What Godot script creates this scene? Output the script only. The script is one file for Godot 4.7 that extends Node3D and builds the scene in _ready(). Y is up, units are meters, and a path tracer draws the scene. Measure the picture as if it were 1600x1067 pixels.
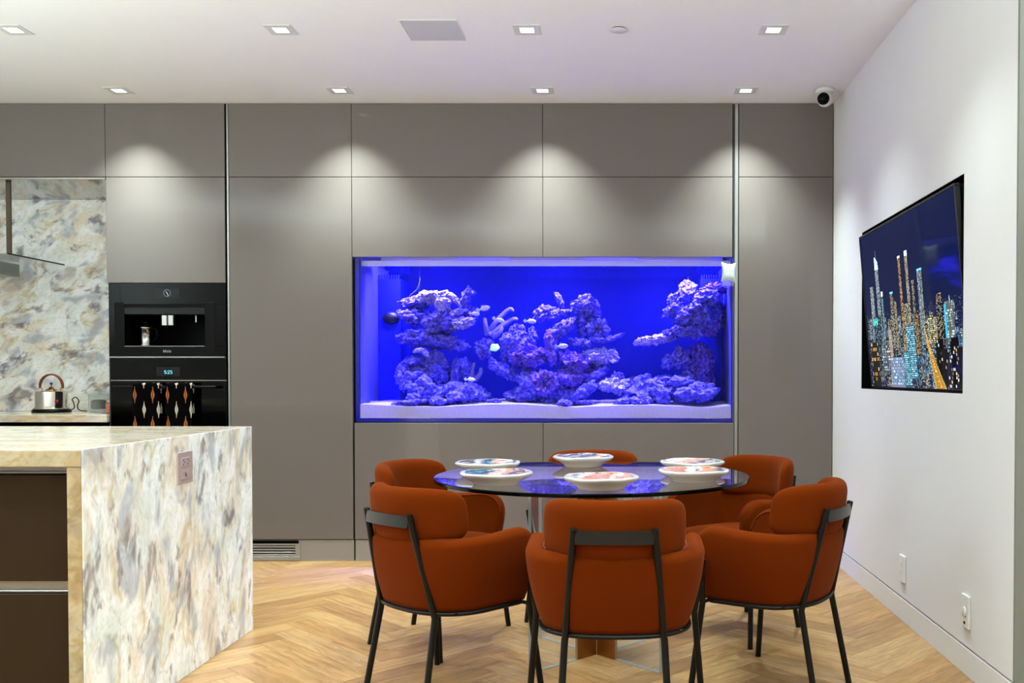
extends Node3D
# Dining corner: lacquered cabinet wall with a reef aquarium, round glass table, six velvet armchairs,
# backlit stone island at the left and a tilted screen in a niche of the right wall. Units: metres, camera at z = 0.

const FOCAL := 1475.0
const EYE := 1.167
const PITCH := 0.0197
const WALL := -5.936      # front plane of the cabinets
const CEIL := 2.875
const FILL_UPLIGHT := 11.2  # strength of the added uplighters that lift the ambient light
const RIGHT := 1.366      # face of the right wall

var M := {}
var names := {}
var rng := RandomNumberGenerator.new()

func _ready() -> void:
	rng.seed = 7
	camera_and_air()
	materials()
	build_shell()
	build_floor()
	build_downlights()
	build_cabinets()
	build_kitchen()
	build_island()
	build_aquarium()
	build_reef()
	build_screen()
	build_table()
	build_chairs()
	build_plates()
	build_small_fittings()

func camera_and_air() -> void:
	var cam := Camera3D.new()
	cam.name = "camera"
	add_child(cam)
	cam.position = Vector3(0, EYE, 0)
	cam.rotation.x = -PITCH
	cam.projection = Camera3D.PROJECTION_FRUSTUM
	cam.near = 0.05
	cam.far = 60.0
	cam.size = 2.0 * 533.5 / FOCAL * cam.near
	cam.frustum_offset = Vector2((800.0 - 962.0) / FOCAL, (588.0 + FOCAL * tan(PITCH) - 533.5) / FOCAL) * cam.near
	cam.current = true
	var we := WorldEnvironment.new()
	we.name = "surroundings"
	var e := Environment.new()
	e.background_mode = Environment.BG_COLOR
	e.background_color = Color(0, 0, 0)
	e.tonemap_mode = Environment.TONE_MAPPER_LINEAR
	e.tonemap_exposure = 1.2
	e.sdfgi_enabled = true
	e.ssao_enabled = true
	e.ssil_enabled = true
	we.environment = e
	add_child(we)

# ---------------------------------------------------------------- helpers

func numbered(n: String) -> String:
	if not names.has(n):
		names[n] = 0
		return n
	names[n] += 1
	return "%s_%03d" % [n, names[n]]

func tag(o: Node, label: String, category := "", group := "", kind := "") -> Node:
	if label: o.set_meta("label", label)
	if category: o.set_meta("category", category)
	if group: o.set_meta("group", group)
	if kind: o.set_meta("kind", kind)
	return o

func thing(called: String, label: String, category: String, at := Vector3.ZERO, turn := 0.0, group := "") -> Node3D:
	var o := Node3D.new()
	o.name = numbered(called)
	add_child(o)
	o.position = at
	o.rotation.y = turn
	tag(o, label, category, group)
	return o

func mesh_node(called: String, m: Mesh, mt: Material, parent: Node = null) -> MeshInstance3D:
	var o := MeshInstance3D.new()
	o.mesh = m
	o.material_override = null
	for i in m.get_surface_count():
		o.set_surface_override_material(i, mt)
	o.cast_shadow = GeometryInstance3D.SHADOW_CASTING_SETTING_ON
	if parent == null or parent == self:
		o.name = numbered(called)
		add_child(o)
	else:
		o.name = called
		parent.add_child(o, true)
	return o

func part(called: String, st: SurfaceTool, mt: Material, parent: Node = null) -> MeshInstance3D:
	st.generate_normals()
	return mesh_node(called, st.commit(), mt, parent)

func begin() -> SurfaceTool:
	var st := SurfaceTool.new()
	st.begin(Mesh.PRIMITIVE_TRIANGLES)
	return st

func box_uv(p: Vector3, n: Vector3) -> Vector2:
	var a := n.abs()
	if a.x >= a.y and a.x >= a.z: return Vector2(p.z, -p.y)
	if a.y >= a.z: return Vector2(p.x, p.z)
	return Vector2(p.x, -p.y)

func tri(st: SurfaceTool, a: Vector3, b: Vector3, c: Vector3, inside: Vector3, group := -1) -> void:
	var n := (c - a).cross(b - a)
	if n.dot((a + b + c) / 3.0 - inside) < 0:
		var t := b
		b = c
		c = t
		n = -n
	st.set_smooth_group(group)
	for p in [a, b, c]:
		st.set_uv(box_uv(p, n))
		st.add_vertex(p)

func quad(st: SurfaceTool, a: Vector3, b: Vector3, c: Vector3, d: Vector3, inside: Vector3, group := -1) -> void:
	tri(st, a, b, c, inside, group)
	tri(st, a, c, d, inside, group)

# a box from lo to hi with chamfered edges, optionally carried by a transform
func box(st: SurfaceTool, lo: Vector3, hi: Vector3, ch := 0.0, xf := Transform3D.IDENTITY) -> void:
	var mid := (lo + hi) / 2.0
	var h := (hi - lo) / 2.0
	var cen: Vector3 = xf * mid
	ch = minf(ch, minf(h.x, minf(h.y, h.z)) * 0.9)
	if ch <= 0.0:
		for ax in 3:
			for s in [-1.0, 1.0]:
				var u := (ax + 1) % 3
				var v := (ax + 2) % 3
				var q := []
				for k in [[-1, -1], [1, -1], [1, 1], [-1, 1]]:
					var p := Vector3.ZERO
					p[ax] = s * h[ax]
					p[u] = k[0] * h[u]
					p[v] = k[1] * h[v]
					q.append(xf * (mid + p))
				quad(st, q[0], q[1], q[2], q[3], cen)
		return
	var pt := func(sx, sy, sz, ax) -> Vector3:
		var p := Vector3(sx * h.x, sy * h.y, sz * h.z)
		var sg := Vector3(sx, sy, sz)
		for k in 3:
			if k != ax: p[k] -= sg[k] * ch
		return xf * (mid + p)
	for ax in 3:
		var u := (ax + 1) % 3
		var v := (ax + 2) % 3
		for s in [-1.0, 1.0]:
			var q := []
			for k in [[-1, -1], [1, -1], [1, 1], [-1, 1]]:
				var g := Vector3.ZERO
				g[ax] = s
				g[u] = k[0]
				g[v] = k[1]
				q.append(pt.call(g.x, g.y, g.z, ax))
			quad(st, q[0], q[1], q[2], q[3], cen)
		# the four edges along this axis
		for s1 in [-1.0, 1.0]:
			for s2 in [-1.0, 1.0]:
				var g0 := Vector3.ZERO
				g0[u] = s1
				g0[v] = s2
				var g1 := g0
				g0[ax] = -1
				g1[ax] = 1
				quad(st, pt.call(g0.x, g0.y, g0.z, u), pt.call(g1.x, g1.y, g1.z, u), pt.call(g1.x, g1.y, g1.z, v), pt.call(g0.x, g0.y, g0.z, v), cen)
	for sx in [-1.0, 1.0]:
		for sy in [-1.0, 1.0]:
			for sz in [-1.0, 1.0]:
				tri(st, pt.call(sx, sy, sz, 0), pt.call(sx, sy, sz, 1), pt.call(sx, sy, sz, 2), cen)

func boxc(st: SurfaceTool, c: Vector3, size: Vector3, ch := 0.0, xf := Transform3D.IDENTITY) -> void:
	box(st, c - size / 2.0, c + size / 2.0, ch, xf)

func one_box(called: String, lo: Vector3, hi: Vector3, ch: float, mt: Material, parent: Node = null) -> MeshInstance3D:
	var st := begin()
	box(st, lo, hi, ch)
	return part(called, st, mt, parent)

# rows of points joined into a smooth skin; uv runs 0..1 both ways
func skin(st: SurfaceTool, rows: Array, close_u := false, close_v := false, group := 1, flip := false) -> void:
	var nv := rows.size()
	var nu: int = rows[0].size()
	st.set_smooth_group(group)
	for j in (nv if close_v else nv - 1):
		for i in (nu if close_u else nu - 1):
			var j2 := (j + 1) % nv
			var i2 := (i + 1) % nu
			var q := [rows[j][i], rows[j][i2], rows[j2][i2], rows[j2][i]]
			var w := [Vector2(i, j), Vector2(i + 1, j), Vector2(i + 1, j + 1), Vector2(i, j + 1)]
			for t in ([0, 2, 1, 0, 3, 2] if flip else [0, 1, 2, 0, 2, 3]):
				st.set_uv(Vector2(w[t].x / (nu - (0 if close_u else 1)), w[t].y / (nv - (0 if close_v else 1))))
				st.add_vertex(q[t])

# profile: points (radius, height) from bottom to top, turned about the y axis
func lathe(st: SurfaceTool, profile: Array, seg := 32, at := Vector3.ZERO, group := 1, sx := 1.0, sz := 1.0) -> void:
	var rows := []
	for p in profile:
		var row := PackedVector3Array()
		for i in seg:
			var a := TAU * i / seg
			row.append(at + Vector3(cos(a) * p.x * sx, p.y, sin(a) * p.x * sz))
		rows.append(row)
	skin(st, rows, true, false, group, true)

func tube(st: SurfaceTool, pts: Array, r: float, seg := 10, closed := false, group := 1, flat := 1.0) -> void:
	var n := pts.size()
	var rows := []
	var side := Vector3.ZERO
	for i in n:
		var d0: Vector3 = pts[i] - pts[(i - 1 + n) % n] if (i > 0 or closed) else pts[1] - pts[0]
		var d1: Vector3 = pts[(i + 1) % n] - pts[i] if (i < n - 1 or closed) else pts[n - 1] - pts[n - 2]
		var d := (d0.normalized() + d1.normalized()).normalized()
		if side == Vector3.ZERO:
			side = d.cross(Vector3.UP if absf(d.y) < 0.9 else Vector3.RIGHT).normalized()
		side = (side - d * side.dot(d)).normalized()
		var up := side.cross(d)
		var row := PackedVector3Array()
		for k in seg:
			var a := TAU * k / seg
			row.append(pts[i] + (side * cos(a) + up * sin(a) * flat) * r)
		rows.append(row)
	skin(st, rows, true, closed, group)
	if not closed:
		for e in [0, n - 1]:
			st.set_smooth_group(-1)
			for k in seg:
				var a: Vector3 = rows[e][k]
				var b: Vector3 = rows[e][(k + 1) % seg]
				st.set_uv(Vector2.ZERO)
				for p in ([pts[e], a, b] if e == 0 else [pts[e], b, a]):
					st.add_vertex(p)

func smooth_path(pts: Array, per := 6, closed := false) -> Array:
	var out := []
	var n := pts.size()
	for i in (n if closed else n - 1):
		var p0: Vector3 = pts[(i - 1 + n) % n] if (i > 0 or closed) else pts[0]
		var p1: Vector3 = pts[i]
		var p2: Vector3 = pts[(i + 1) % n]
		var p3: Vector3 = pts[(i + 2) % n] if (i < n - 2 or closed) else pts[n - 1]
		for k in per:
			out.append(p1.cubic_interpolate(p2, p0, p3, float(k) / per))
	if not closed: out.append(pts[n - 1])
	return out

func noise(sd: int, freq: float, oct := 4, type := FastNoiseLite.TYPE_SIMPLEX_SMOOTH) -> FastNoiseLite:
	var f := FastNoiseLite.new()
	f.seed = sd
	f.noise_type = type
	f.frequency = freq
	f.fractal_type = FastNoiseLite.FRACTAL_FBM if oct > 1 else FastNoiseLite.FRACTAL_NONE
	f.fractal_octaves = oct
	return f

func mat(called: String, c: Color, rough := 0.5, metal := 0.0, spec := 0.5) -> StandardMaterial3D:
	var m := StandardMaterial3D.new()
	m.resource_name = called
	m.albedo_color = c
	m.roughness = rough
	m.metallic = metal
	m.metallic_specular = spec
	M[called] = m
	return m

func noise_tex(f: FastNoiseLite, size: int, ramp: Array, normal := 0.0) -> NoiseTexture2D:
	var t := NoiseTexture2D.new()
	t.noise = f
	t.width = size
	t.height = size
	t.seamless = true
	t.generate_mipmaps = false
	if normal > 0.0:
		t.as_normal_map = true
		t.bump_strength = normal
	if ramp.size():
		var g := Gradient.new()
		g.offsets = PackedFloat32Array(ramp.map(func(r): return r[0]))
		g.colors = PackedColorArray(ramp.map(func(r): return r[1]))
		t.color_ramp = g
	return t

func glow(m: StandardMaterial3D, c: Color, energy: float) -> StandardMaterial3D:
	m.emission_enabled = true
	m.emission = c
	m.emission_energy_multiplier = energy
	return m

func pane_mat(called: String, c: Color, alpha: float, rough := 0.0) -> StandardMaterial3D:
	var m := mat(called, Color(c.r, c.g, c.b, alpha), rough)
	m.transparency = BaseMaterial3D.TRANSPARENCY_ALPHA
	return m

# ---------------------------------------------------------------- materials

func stone_image(w: int, h: int, metres: Vector2, stretch: Vector2, slant: float, sd: int, cream: float, dark: float) -> ImageTexture:
	var im := Image.create(w, h, false, Image.FORMAT_RGB8)
	var wa := noise(sd, 2.2, 3)
	var wb := noise(sd + 1, 2.2, 3)
	var base := noise(sd + 2, 1.6, 3)
	var cloud := noise(sd + 3, 3.4, 4)
	var vein := noise(sd + 4, 2.6, 4)
	var spot := noise(sd + 5, 6.0, 5)
	var fine := noise(sd + 6, 17.0, 3)
	var vein2 := noise(sd + 7, 3.9, 3)
	var white := Color(0.86, 0.89, 0.86)
	var warm := Color(0.89, 0.84, 0.74)
	var ochre := Color(0.74, 0.64, 0.40)
	var slate := Color(0.56, 0.60, 0.65)
	var umber := Color(0.37, 0.33, 0.33)
	var rust := Color(0.74, 0.62, 0.48)
	for j in h:
		for i in w:
			var p := Vector2(i * metres.x / w, j * metres.y / h)
			p = Vector2((p.x + p.y * slant) * stretch.x, p.y * stretch.y)
			var q := p + 0.055 * Vector2(wa.get_noise_2dv(p), wb.get_noise_2dv(p))
			var f := fine.get_noise_2dv(q * 1.6)
			var g := spot.get_noise_2dv(q * 2.3 + Vector2(2, 8))
			var c := white.lerp(warm, clampf(cream + 1.3 * base.get_noise_2dv(q), 0, 1))
			var pale := clampf(0.5 + 1.7 * cloud.get_noise_2dv(q * 1.3 + Vector2(9, 3)) + 0.5 * g, 0, 1)
			c = c.lerp(Color(0.95, 0.965, 0.955), pale * 0.75)
			var v := 1.0 - absf(vein.get_noise_2dv(q) + 0.10 * g) * 6.0
			c = c.lerp(ochre, clampf(v, 0, 1) * clampf(0.20 + base.get_noise_2dv(q * 1.7 + Vector2(4, 4)) * 1.6 + 0.5 * g, 0, 0.5))
			var s := smoothstep(0.04, 0.52, cloud.get_noise_2dv(q) + 0.30 * g + 0.12 * f)
			c = c.lerp(slate, s * 0.75 * dark)
			var v2 := clampf(1.0 - absf(vein2.get_noise_2dv(q + Vector2(0.3, 0.7))) * 18.0, 0, 1)
			c = c.lerp(Color(0.60, 0.57, 0.52), v2 * 0.35 * clampf(0.5 + 1.5 * g, 0, 1))
			var u := smoothstep(0.18, 0.62, cloud.get_noise_2dv(q * 1.15 + Vector2(1, 5)) * 0.9 + 0.36 * g + 0.2 * f)
			c = c.lerp(umber, u * 0.80 * dark)
			var r := smoothstep(0.20, 0.60, base.get_noise_2dv(q * 1.5 + Vector2(7, 1)) + 0.35 * g)
			c = c.lerp(rust, r * 0.26)
			c = c.lightened(0.10 * f) if f > 0 else c.darkened(-0.12 * f)
			im.set_pixel(i, j, c)
	return ImageTexture.create_from_image(im)

func wood_image(sd: int) -> ImageTexture:
	var w := 512
	var h := 96
	var im := Image.create(w, h, false, Image.FORMAT_RGB8)
	var long := noise(sd, 1.0, 4)
	var wav := noise(sd + 1, 1.0, 2)
	var pore := noise(sd + 2, 1.0, 2)
	for j in h:
		for i in w:
			var x := i * 0.72 / w
			var y := j * 0.12 / h
			var yy := y + 0.012 * wav.get_noise_2d(x * 3.0, y * 9.0)
			var g := 0.5 + 0.5 * sin(TAU * (yy * 34.0 + 1.6 * long.get_noise_2d(x * 2.2, yy * 18.0)))
			var k := 0.80 + 0.13 * long.get_noise_2d(x * 2.0 + 5.0, yy * 30.0) + 0.07 * g - 0.10 * clampf(pore.get_noise_2d(x * 30.0, y * 900.0) - 0.15, 0, 1)
			im.set_pixel(i, j, Color(k, k * (0.985 + 0.02 * g), k * (0.95 + 0.05 * g)))
	return ImageTexture.create_from_image(im)

func materials() -> void:
	mat("wall_paint", Color(0.86, 0.855, 0.85), 0.85, 0, 0.3)
	mat("ceiling_paint", Color(0.90, 0.895, 0.89), 0.9, 0, 0.3)
	mat("white_enamel", Color(0.86, 0.86, 0.855), 0.4)
	mat("lamp_white", Color(0.92, 0.92, 0.91), 0.35)
	var lac := mat("lacquer", Color(0.44, 0.408, 0.388), 0.35, 0.0, 0.22)
	lac.clearcoat_enabled = true
	lac.clearcoat = 0.5
	lac.clearcoat_roughness = 0.03
	mat("carcass", Color(0.16, 0.15, 0.145), 0.6)
	mat("aluminium", Color(0.66, 0.66, 0.65), 0.32, 0.8)
	mat("brushed_plinth", Color(0.62, 0.61, 0.60), 0.35, 0.3)
	mat("black_glass", Color(0.008, 0.009, 0.011), 0.06, 0.0, 0.3)
	mat("black_satin", Color(0.022, 0.022, 0.024), 0.4, 0.0, 0.25)
	mat("black_matt", Color(0.012, 0.012, 0.013), 0.8, 0, 0.2)
	mat("display_grey", Color(0.10, 0.105, 0.11), 0.2, 0.0, 0.3)
	mat("steel", Color(0.72, 0.71, 0.69), 0.18, 1.0)
	mat("polished_steel", Color(0.86, 0.84, 0.80), 0.05, 1.0)
	mat("mirror_panel", Color(0.62, 0.60, 0.57), 0.06, 1.0)
	mat("brass", Color(0.80, 0.62, 0.32), 0.22, 1.0)
	mat("bronze_panel", Color(0.62, 0.42, 0.20), 0.30, 0.85)
	mat("brown_lacquer", Color(0.20, 0.145, 0.09), 0.4, 0.0, 0.3)
	mat("leather", Color(0.50, 0.23, 0.13), 0.5)
	mat("blue_knob", Color(0.05, 0.10, 0.55), 0.3)
	mat("red_dot", Color(0.65, 0.06, 0.06), 0.4)
	mat("frame_black", Color(0.032, 0.030, 0.027), 0.45, 0.0, 0.35)
	mat("bar_gunmetal", Color(0.19, 0.19, 0.19), 0.28, 0.7)
	var velvet := mat("velvet", Color(0.38, 0.138, 0.010), 0.9, 0.0, 0.1)
	velvet.rim_enabled = true
	velvet.rim = 1.0
	velvet.rim_tint = 0.80
	var piping := mat("velvet_piping", Color(0.46, 0.16, 0.025), 0.8, 0.0, 0.15)
	piping.rim_enabled = true
	piping.rim = 0.9
	piping.rim_tint = 0.7
	pane_mat("clear_glass", Color(0.75, 0.85, 0.82), 0.05)
	var top := pane_mat("table_glass", Color(0.16, 0.19, 0.18), 0.06)
	top.metallic_specular = 0.62
	pane_mat("acrylic", Color(0.85, 0.9, 0.92), 0.06)
	mat("acrylic_edge", Color(0.62, 0.66, 0.66), 0.1, 0.0, 0.7)
	mat("glass_edge", Color(0.012, 0.025, 0.025), 0.1, 0.0, 0.25)
	pane_mat("tank_glass", Color(0.6, 0.7, 1.0), 0.004).metallic_specular = 0.07
	mat("porcelain", Color(0.80, 0.785, 0.755), 0.12)
	mat("outlet_pink", Color(0.78, 0.70, 0.69), 0.35, 0.1)
	mat("grille_grey", Color(0.74, 0.74, 0.74), 0.7)
	mat("plate_white", Color(0.80, 0.80, 0.795), 0.5)
	glow(mat("lamp_lens", Color(1, 1, 1), 0.3), Color(1.0, 0.97, 0.93), 14.0)
	# stone
	var slab := mat("stone_slab", Color(1, 1, 1), 0.14)
	slab.albedo_texture = stone_image(448, 320, Vector2(1.7, 1.2), Vector2(0.7, 2.2), 0.2, 31, 0.75, 0.25)
	slab.albedo_color = Color(0.97, 0.925, 0.89)
	slab.uv1_scale = Vector3(1 / 1.7, 1 / 1.2, 1)
	var edge := mat("stone_edge", Color(0.84, 0.77, 0.66), 0.2)
	edge.albedo_texture = stone_image(256, 256, Vector2(1, 1), Vector2(1.6, 1.6), 0.3, 58, 0.9, 0.22)
	var lit := mat("stone_backlit", Color(0.9, 0.9, 0.9), 0.12)
	lit.albedo_texture = stone_image(576, 384, Vector2(1.4, 0.94), Vector2(1.6, 0.8), -0.10, 77, 0.22, 0.72)
	lit.uv1_scale = Vector3(1 / 1.4, 1 / 0.94, 1)
	lit.emission_enabled = true
	lit.emission = Color(0, 0, 0)
	lit.emission_texture = lit.albedo_texture
	lit.emission_energy_multiplier = 0.42
	var splash := mat("stone_splash", Color(0.9, 0.9, 0.9), 0.12)
	splash.albedo_texture = stone_image(512, 512, Vector2(1.5, 1.5), Vector2(1.05, 1.25), 0.45, 143, 0.20, 0.8)
	splash.uv1_scale = Vector3(1 / 1.5, 1 / 1.5, 1)
	splash.uv1_offset = Vector3(0.1, 0.61, 0)
	splash.emission_enabled = true
	splash.emission = Color(0, 0, 0)
	splash.emission_texture = splash.albedo_texture
	splash.emission_energy_multiplier = 0.26
	# oak
	var tex := [wood_image(3), wood_image(19), wood_image(41)]
	var tones := [Color(0.80, 0.62, 0.41), Color(0.76, 0.58, 0.375), Color(0.82, 0.65, 0.445), Color(0.725, 0.545, 0.35), Color(0.785, 0.595, 0.38), Color(0.835, 0.66, 0.44)]
	for i in tones.size():
		var m := mat("oak_%d" % i, tones[i], 0.38, 0.0, 0.4)
		m.albedo_texture = tex[i % 3]
		m.texture_repeat = true
	# tank
	mat("tank_back", Color(0.025, 0.035, 0.245), 0.7, 0.0, 0.1)
	mat("tank_side", Color(0.30, 0.30, 0.55), 0.4, 0.0, 0.2)  # lightened colour stands in for reflections inside the side glass
	mat("overflow_blue", Color(0.05, 0.07, 0.75), 0.5, 0.0, 0.2)
	mat("tank_frame", Color(0.10, 0.10, 0.55), 0.15)
	mat("hood_white", Color(0.88, 0.88, 0.92), 0.4)
	var brace := mat("brace_acrylic", Color(0.86, 0.86, 0.95), 0.4)
	brace.backlight_enabled = true
	brace.backlight = Color(0.9, 0.9, 0.95)
	mat("pump_black", Color(0.02, 0.02, 0.05), 0.4)
	var sand := mat("sand", Color(0.80, 0.77, 0.90), 0.95, 0, 0.2)  # lavender tint stands in for tank light glowing through white sand
	sand.albedo_texture = noise_tex(noise(5, 0.11, 3), 128, [[0.0, Color(0.80, 0.78, 0.80)], [0.5, Color(0.93, 0.91, 0.92)], [1.0, Color(1, 1, 1)]])
	sand.uv1_triplanar = true
	sand.uv1_scale = Vector3(9, 9, 9)
	sand.backlight_enabled = true
	sand.backlight = Color(0.85, 0.85, 0.95)
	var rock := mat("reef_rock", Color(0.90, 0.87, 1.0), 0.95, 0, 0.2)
	rock.albedo_texture = noise_tex(noise(8, 0.03, 5), 256, [[0.0, Color(0.20, 0.17, 0.58)], [0.38, Color(0.29, 0.26, 0.74)], [0.55, Color(0.41, 0.38, 0.88)], [1.0, Color(0.62, 0.60, 1.0)]])  # blue of the tank light is tinted into the rock colour
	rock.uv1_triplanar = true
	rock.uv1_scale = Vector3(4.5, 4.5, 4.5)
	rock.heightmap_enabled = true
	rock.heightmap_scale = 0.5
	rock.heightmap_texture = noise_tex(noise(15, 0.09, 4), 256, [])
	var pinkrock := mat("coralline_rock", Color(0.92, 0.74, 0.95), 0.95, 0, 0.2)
	pinkrock.albedo_texture = rock.albedo_texture  # same ramp, with the blue tank light tinted in
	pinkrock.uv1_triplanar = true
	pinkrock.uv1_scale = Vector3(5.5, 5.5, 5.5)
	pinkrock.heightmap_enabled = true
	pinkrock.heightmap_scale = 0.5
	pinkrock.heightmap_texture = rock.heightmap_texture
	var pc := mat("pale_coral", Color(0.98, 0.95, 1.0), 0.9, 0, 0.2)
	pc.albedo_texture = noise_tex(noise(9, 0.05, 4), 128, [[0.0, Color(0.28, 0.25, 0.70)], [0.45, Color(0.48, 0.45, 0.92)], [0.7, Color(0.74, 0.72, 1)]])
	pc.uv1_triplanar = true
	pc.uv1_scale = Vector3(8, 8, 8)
	glow(mat("bright_coral", Color(0.80, 0.98, 0.90), 0.8), Color(0.45, 0.95, 0.75), 0.35)
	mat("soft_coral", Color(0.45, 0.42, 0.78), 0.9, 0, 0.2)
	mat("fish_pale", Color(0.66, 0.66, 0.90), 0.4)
	glow(mat("led_blue", Color(0.8, 0.8, 1.0), 0.3), Color(0.62, 0.60, 1.0), 1.0)

# ---------------------------------------------------------------- shell

const DOWN_X := [-2.967, -1.65, -0.437, 0.777]
const DOWN_Z := [-5.672, -4.685, -3.49, -2.3, -0.6]

func struct(o: Node, label := "") -> Node:
	return tag(o, label, "", "", "structure")

func build_shell() -> void:
	var x0 := -4.9
	var x1 := 3.0
	var z0 := -6.85
	var z1 := 2.4
	# ceiling board with square cut-outs for the downlights, closed by a slab above
	var holes := []
	for x in DOWN_X:
		for z in DOWN_Z:
			holes.append(Rect2(x - 0.036, z - 0.036, 0.072, 0.072))
	var xs := [x0, x1]
	var zs := [z0, z1]
	for h in holes:
		for v in [h.position.x, h.end.x]:
			if not xs.has(v): xs.append(v)
		for v in [h.position.y, h.end.y]:
			if not zs.has(v): zs.append(v)
	xs.sort()
	zs.sort()
	var st := begin()
	for i in xs.size() - 1:
		for j in zs.size() - 1:
			var c := Vector2((xs[i] + xs[i + 1]) / 2, (zs[j] + zs[j + 1]) / 2)
			var open := false
			for h in holes:
				if h.has_point(c): open = true
			if not open:
				quad(st, Vector3(xs[i], CEIL, zs[j]), Vector3(xs[i + 1], CEIL, zs[j]), Vector3(xs[i + 1], CEIL, zs[j + 1]), Vector3(xs[i], CEIL, zs[j + 1]), Vector3(c.x, CEIL + 1, c.y))
			else:
				var a := Vector3(xs[i], CEIL, zs[j])
				var b := Vector3(xs[i + 1], CEIL, zs[j + 1])
				var up := Vector3(0, 0.1, 0)
				var ring := [a, Vector3(b.x, CEIL, a.z), b, Vector3(a.x, CEIL, b.z)]
				for k in 4:
					var p: Vector3 = ring[k]
					var q: Vector3 = ring[(k + 1) % 4]
					quad(st, p, q, q + up, p + up, (p + q) / 2 * 2 - Vector3(c.x, CEIL, c.y))
	box(st, Vector3(x0 - 0.1, CEIL + 0.1, z0 - 0.1), Vector3(x1 + 0.1, CEIL + 0.22, z1 + 0.1))
	struct(part("ceiling", st, M.ceiling_paint), "smooth white ceiling with recessed square downlights")
	struct(one_box("wall_back", Vector3(x0, 0, z0 - 0.1), Vector3(x1, CEIL + 0.1, z0), 0, M.wall_paint))
	struct(one_box("wall_left", Vector3(x0 - 0.1, 0, z0), Vector3(x0, CEIL + 0.1, z1), 0, M.wall_paint))
	struct(one_box("wall_rear", Vector3(x0, 0, z1), Vector3(x1, CEIL + 0.1, z1 + 0.1), 0, M.wall_paint))
	struct(one_box("wall_side", Vector3(x1, 0, z0), Vector3(x1 + 0.1, CEIL + 0.1, z1), 0, M.wall_paint))
	struct(one_box("grey_cover_1", Vector3(RIGHT + 0.0005, 0.0, -3.2288), Vector3(2.95, CEIL, -3.214), 0.001, mat("cover_grey", Color(0.50, 0.50, 0.47), 0.6)), "grey end face of the right wall at the picture's edge")  # thin darker grey panel laid over the wall's end face
	# right wall: thick block with a niche for the screen and a shadow gap above its flush base
	var r := RIGHT
	var near := -3.229
	var n0 := -5.25
	var n1 := -3.716
	var b := 1.099
	var t := 1.9625
	st = begin()
	box(st, Vector3(r, 0.1165, z0), Vector3(r + 0.35, b, near))
	box(st, Vector3(r, t, z0), Vector3(r + 0.35, CEIL + 0.1, near))
	box(st, Vector3(r, b, z0), Vector3(r + 0.35, t, n0))
	box(st, Vector3(r, b, n1), Vector3(r + 0.35, t, near))
	box(st, Vector3(r + 0.35, 0.0, z0), Vector3(3.0, CEIL + 0.1, near))
	box(st, Vector3(r + 0.012, 0.0, z0), Vector3(r + 0.35, 0.1165, near))
	var wr := part("wall_right", st, M.wall_paint)
	struct(wr, "white right wall with a black niche")
	st = begin()
	var d := 0.004
	box(st, Vector3(r + 0.0005, b, n0), Vector3(r + 0.22, b + d, n1))
	box(st, Vector3(r + 0.0005, t - d, n0), Vector3(r + 0.22, t, n1))
	box(st, Vector3(r + 0.0005, b, n0), Vector3(r + 0.22, t, n0 + d))
	box(st, Vector3(r + 0.0005, b, n1 - d), Vector3(r + 0.22, t, n1))
	box(st, Vector3(r + 0.215, b, n0), Vector3(r + 0.22, t, n1))
	part("niche_lining", st, M.black_matt, wr)
	struct(one_box("baseboard_right", Vector3(r, 0.0, z0 + 0.9), Vector3(r + 0.012, 0.1075, near), 0.0015, M.white_enamel), "flush white baseboard below a dark shadow gap")

# ---------------------------------------------------------------- floor

func plank_mesh(L: float, W: float, off: Vector2, flip: bool) -> ArrayMesh:
	var st := begin()
	var h := 0.012
	var c := 0.0012
	var a := L / 2 - 0.0004
	var b := W / 2 - 0.0004
	var top := [Vector3(-a + c, 0, -b + c), Vector3(a - c, 0, -b + c), Vector3(a - c, 0, b - c), Vector3(-a + c, 0, b - c)]
	var mid := [Vector3(-a, -c, -b), Vector3(a, -c, -b), Vector3(a, -c, b), Vector3(-a, -c, b)]
	var low := []
	for p in mid: low.append(Vector3(p.x, -h, p.z))
	var ctr := Vector3(0, -h / 2, 0)
	quad(st, top[0], top[1], top[2], top[3], ctr)
	quad(st, low[0], low[1], low[2], low[3], ctr)
	for k in 4:
		var n := (k + 1) % 4
		quad(st, top[k], top[n], mid[n], mid[k], ctr)
		quad(st, mid[k], mid[n], low[n], low[k], ctr)
	st.generate_normals()
	var m := st.commit()
	# own uv: grain along the plank
	var arr := m.surface_get_arrays(0)
	var uv := PackedVector2Array()
	for v in arr[Mesh.ARRAY_VERTEX]:
		var u := Vector2(v.x / 0.72 + 0.5, v.z / 0.12 + 0.5)
		if flip: u = Vector2(1, 1) - u
		uv.append(u + off)
	arr[Mesh.ARRAY_TEX_UV] = uv
	var out := ArrayMesh.new()
	out.add_surface_from_arrays(Mesh.PRIMITIVE_TRIANGLES, arr)
	return out

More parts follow.
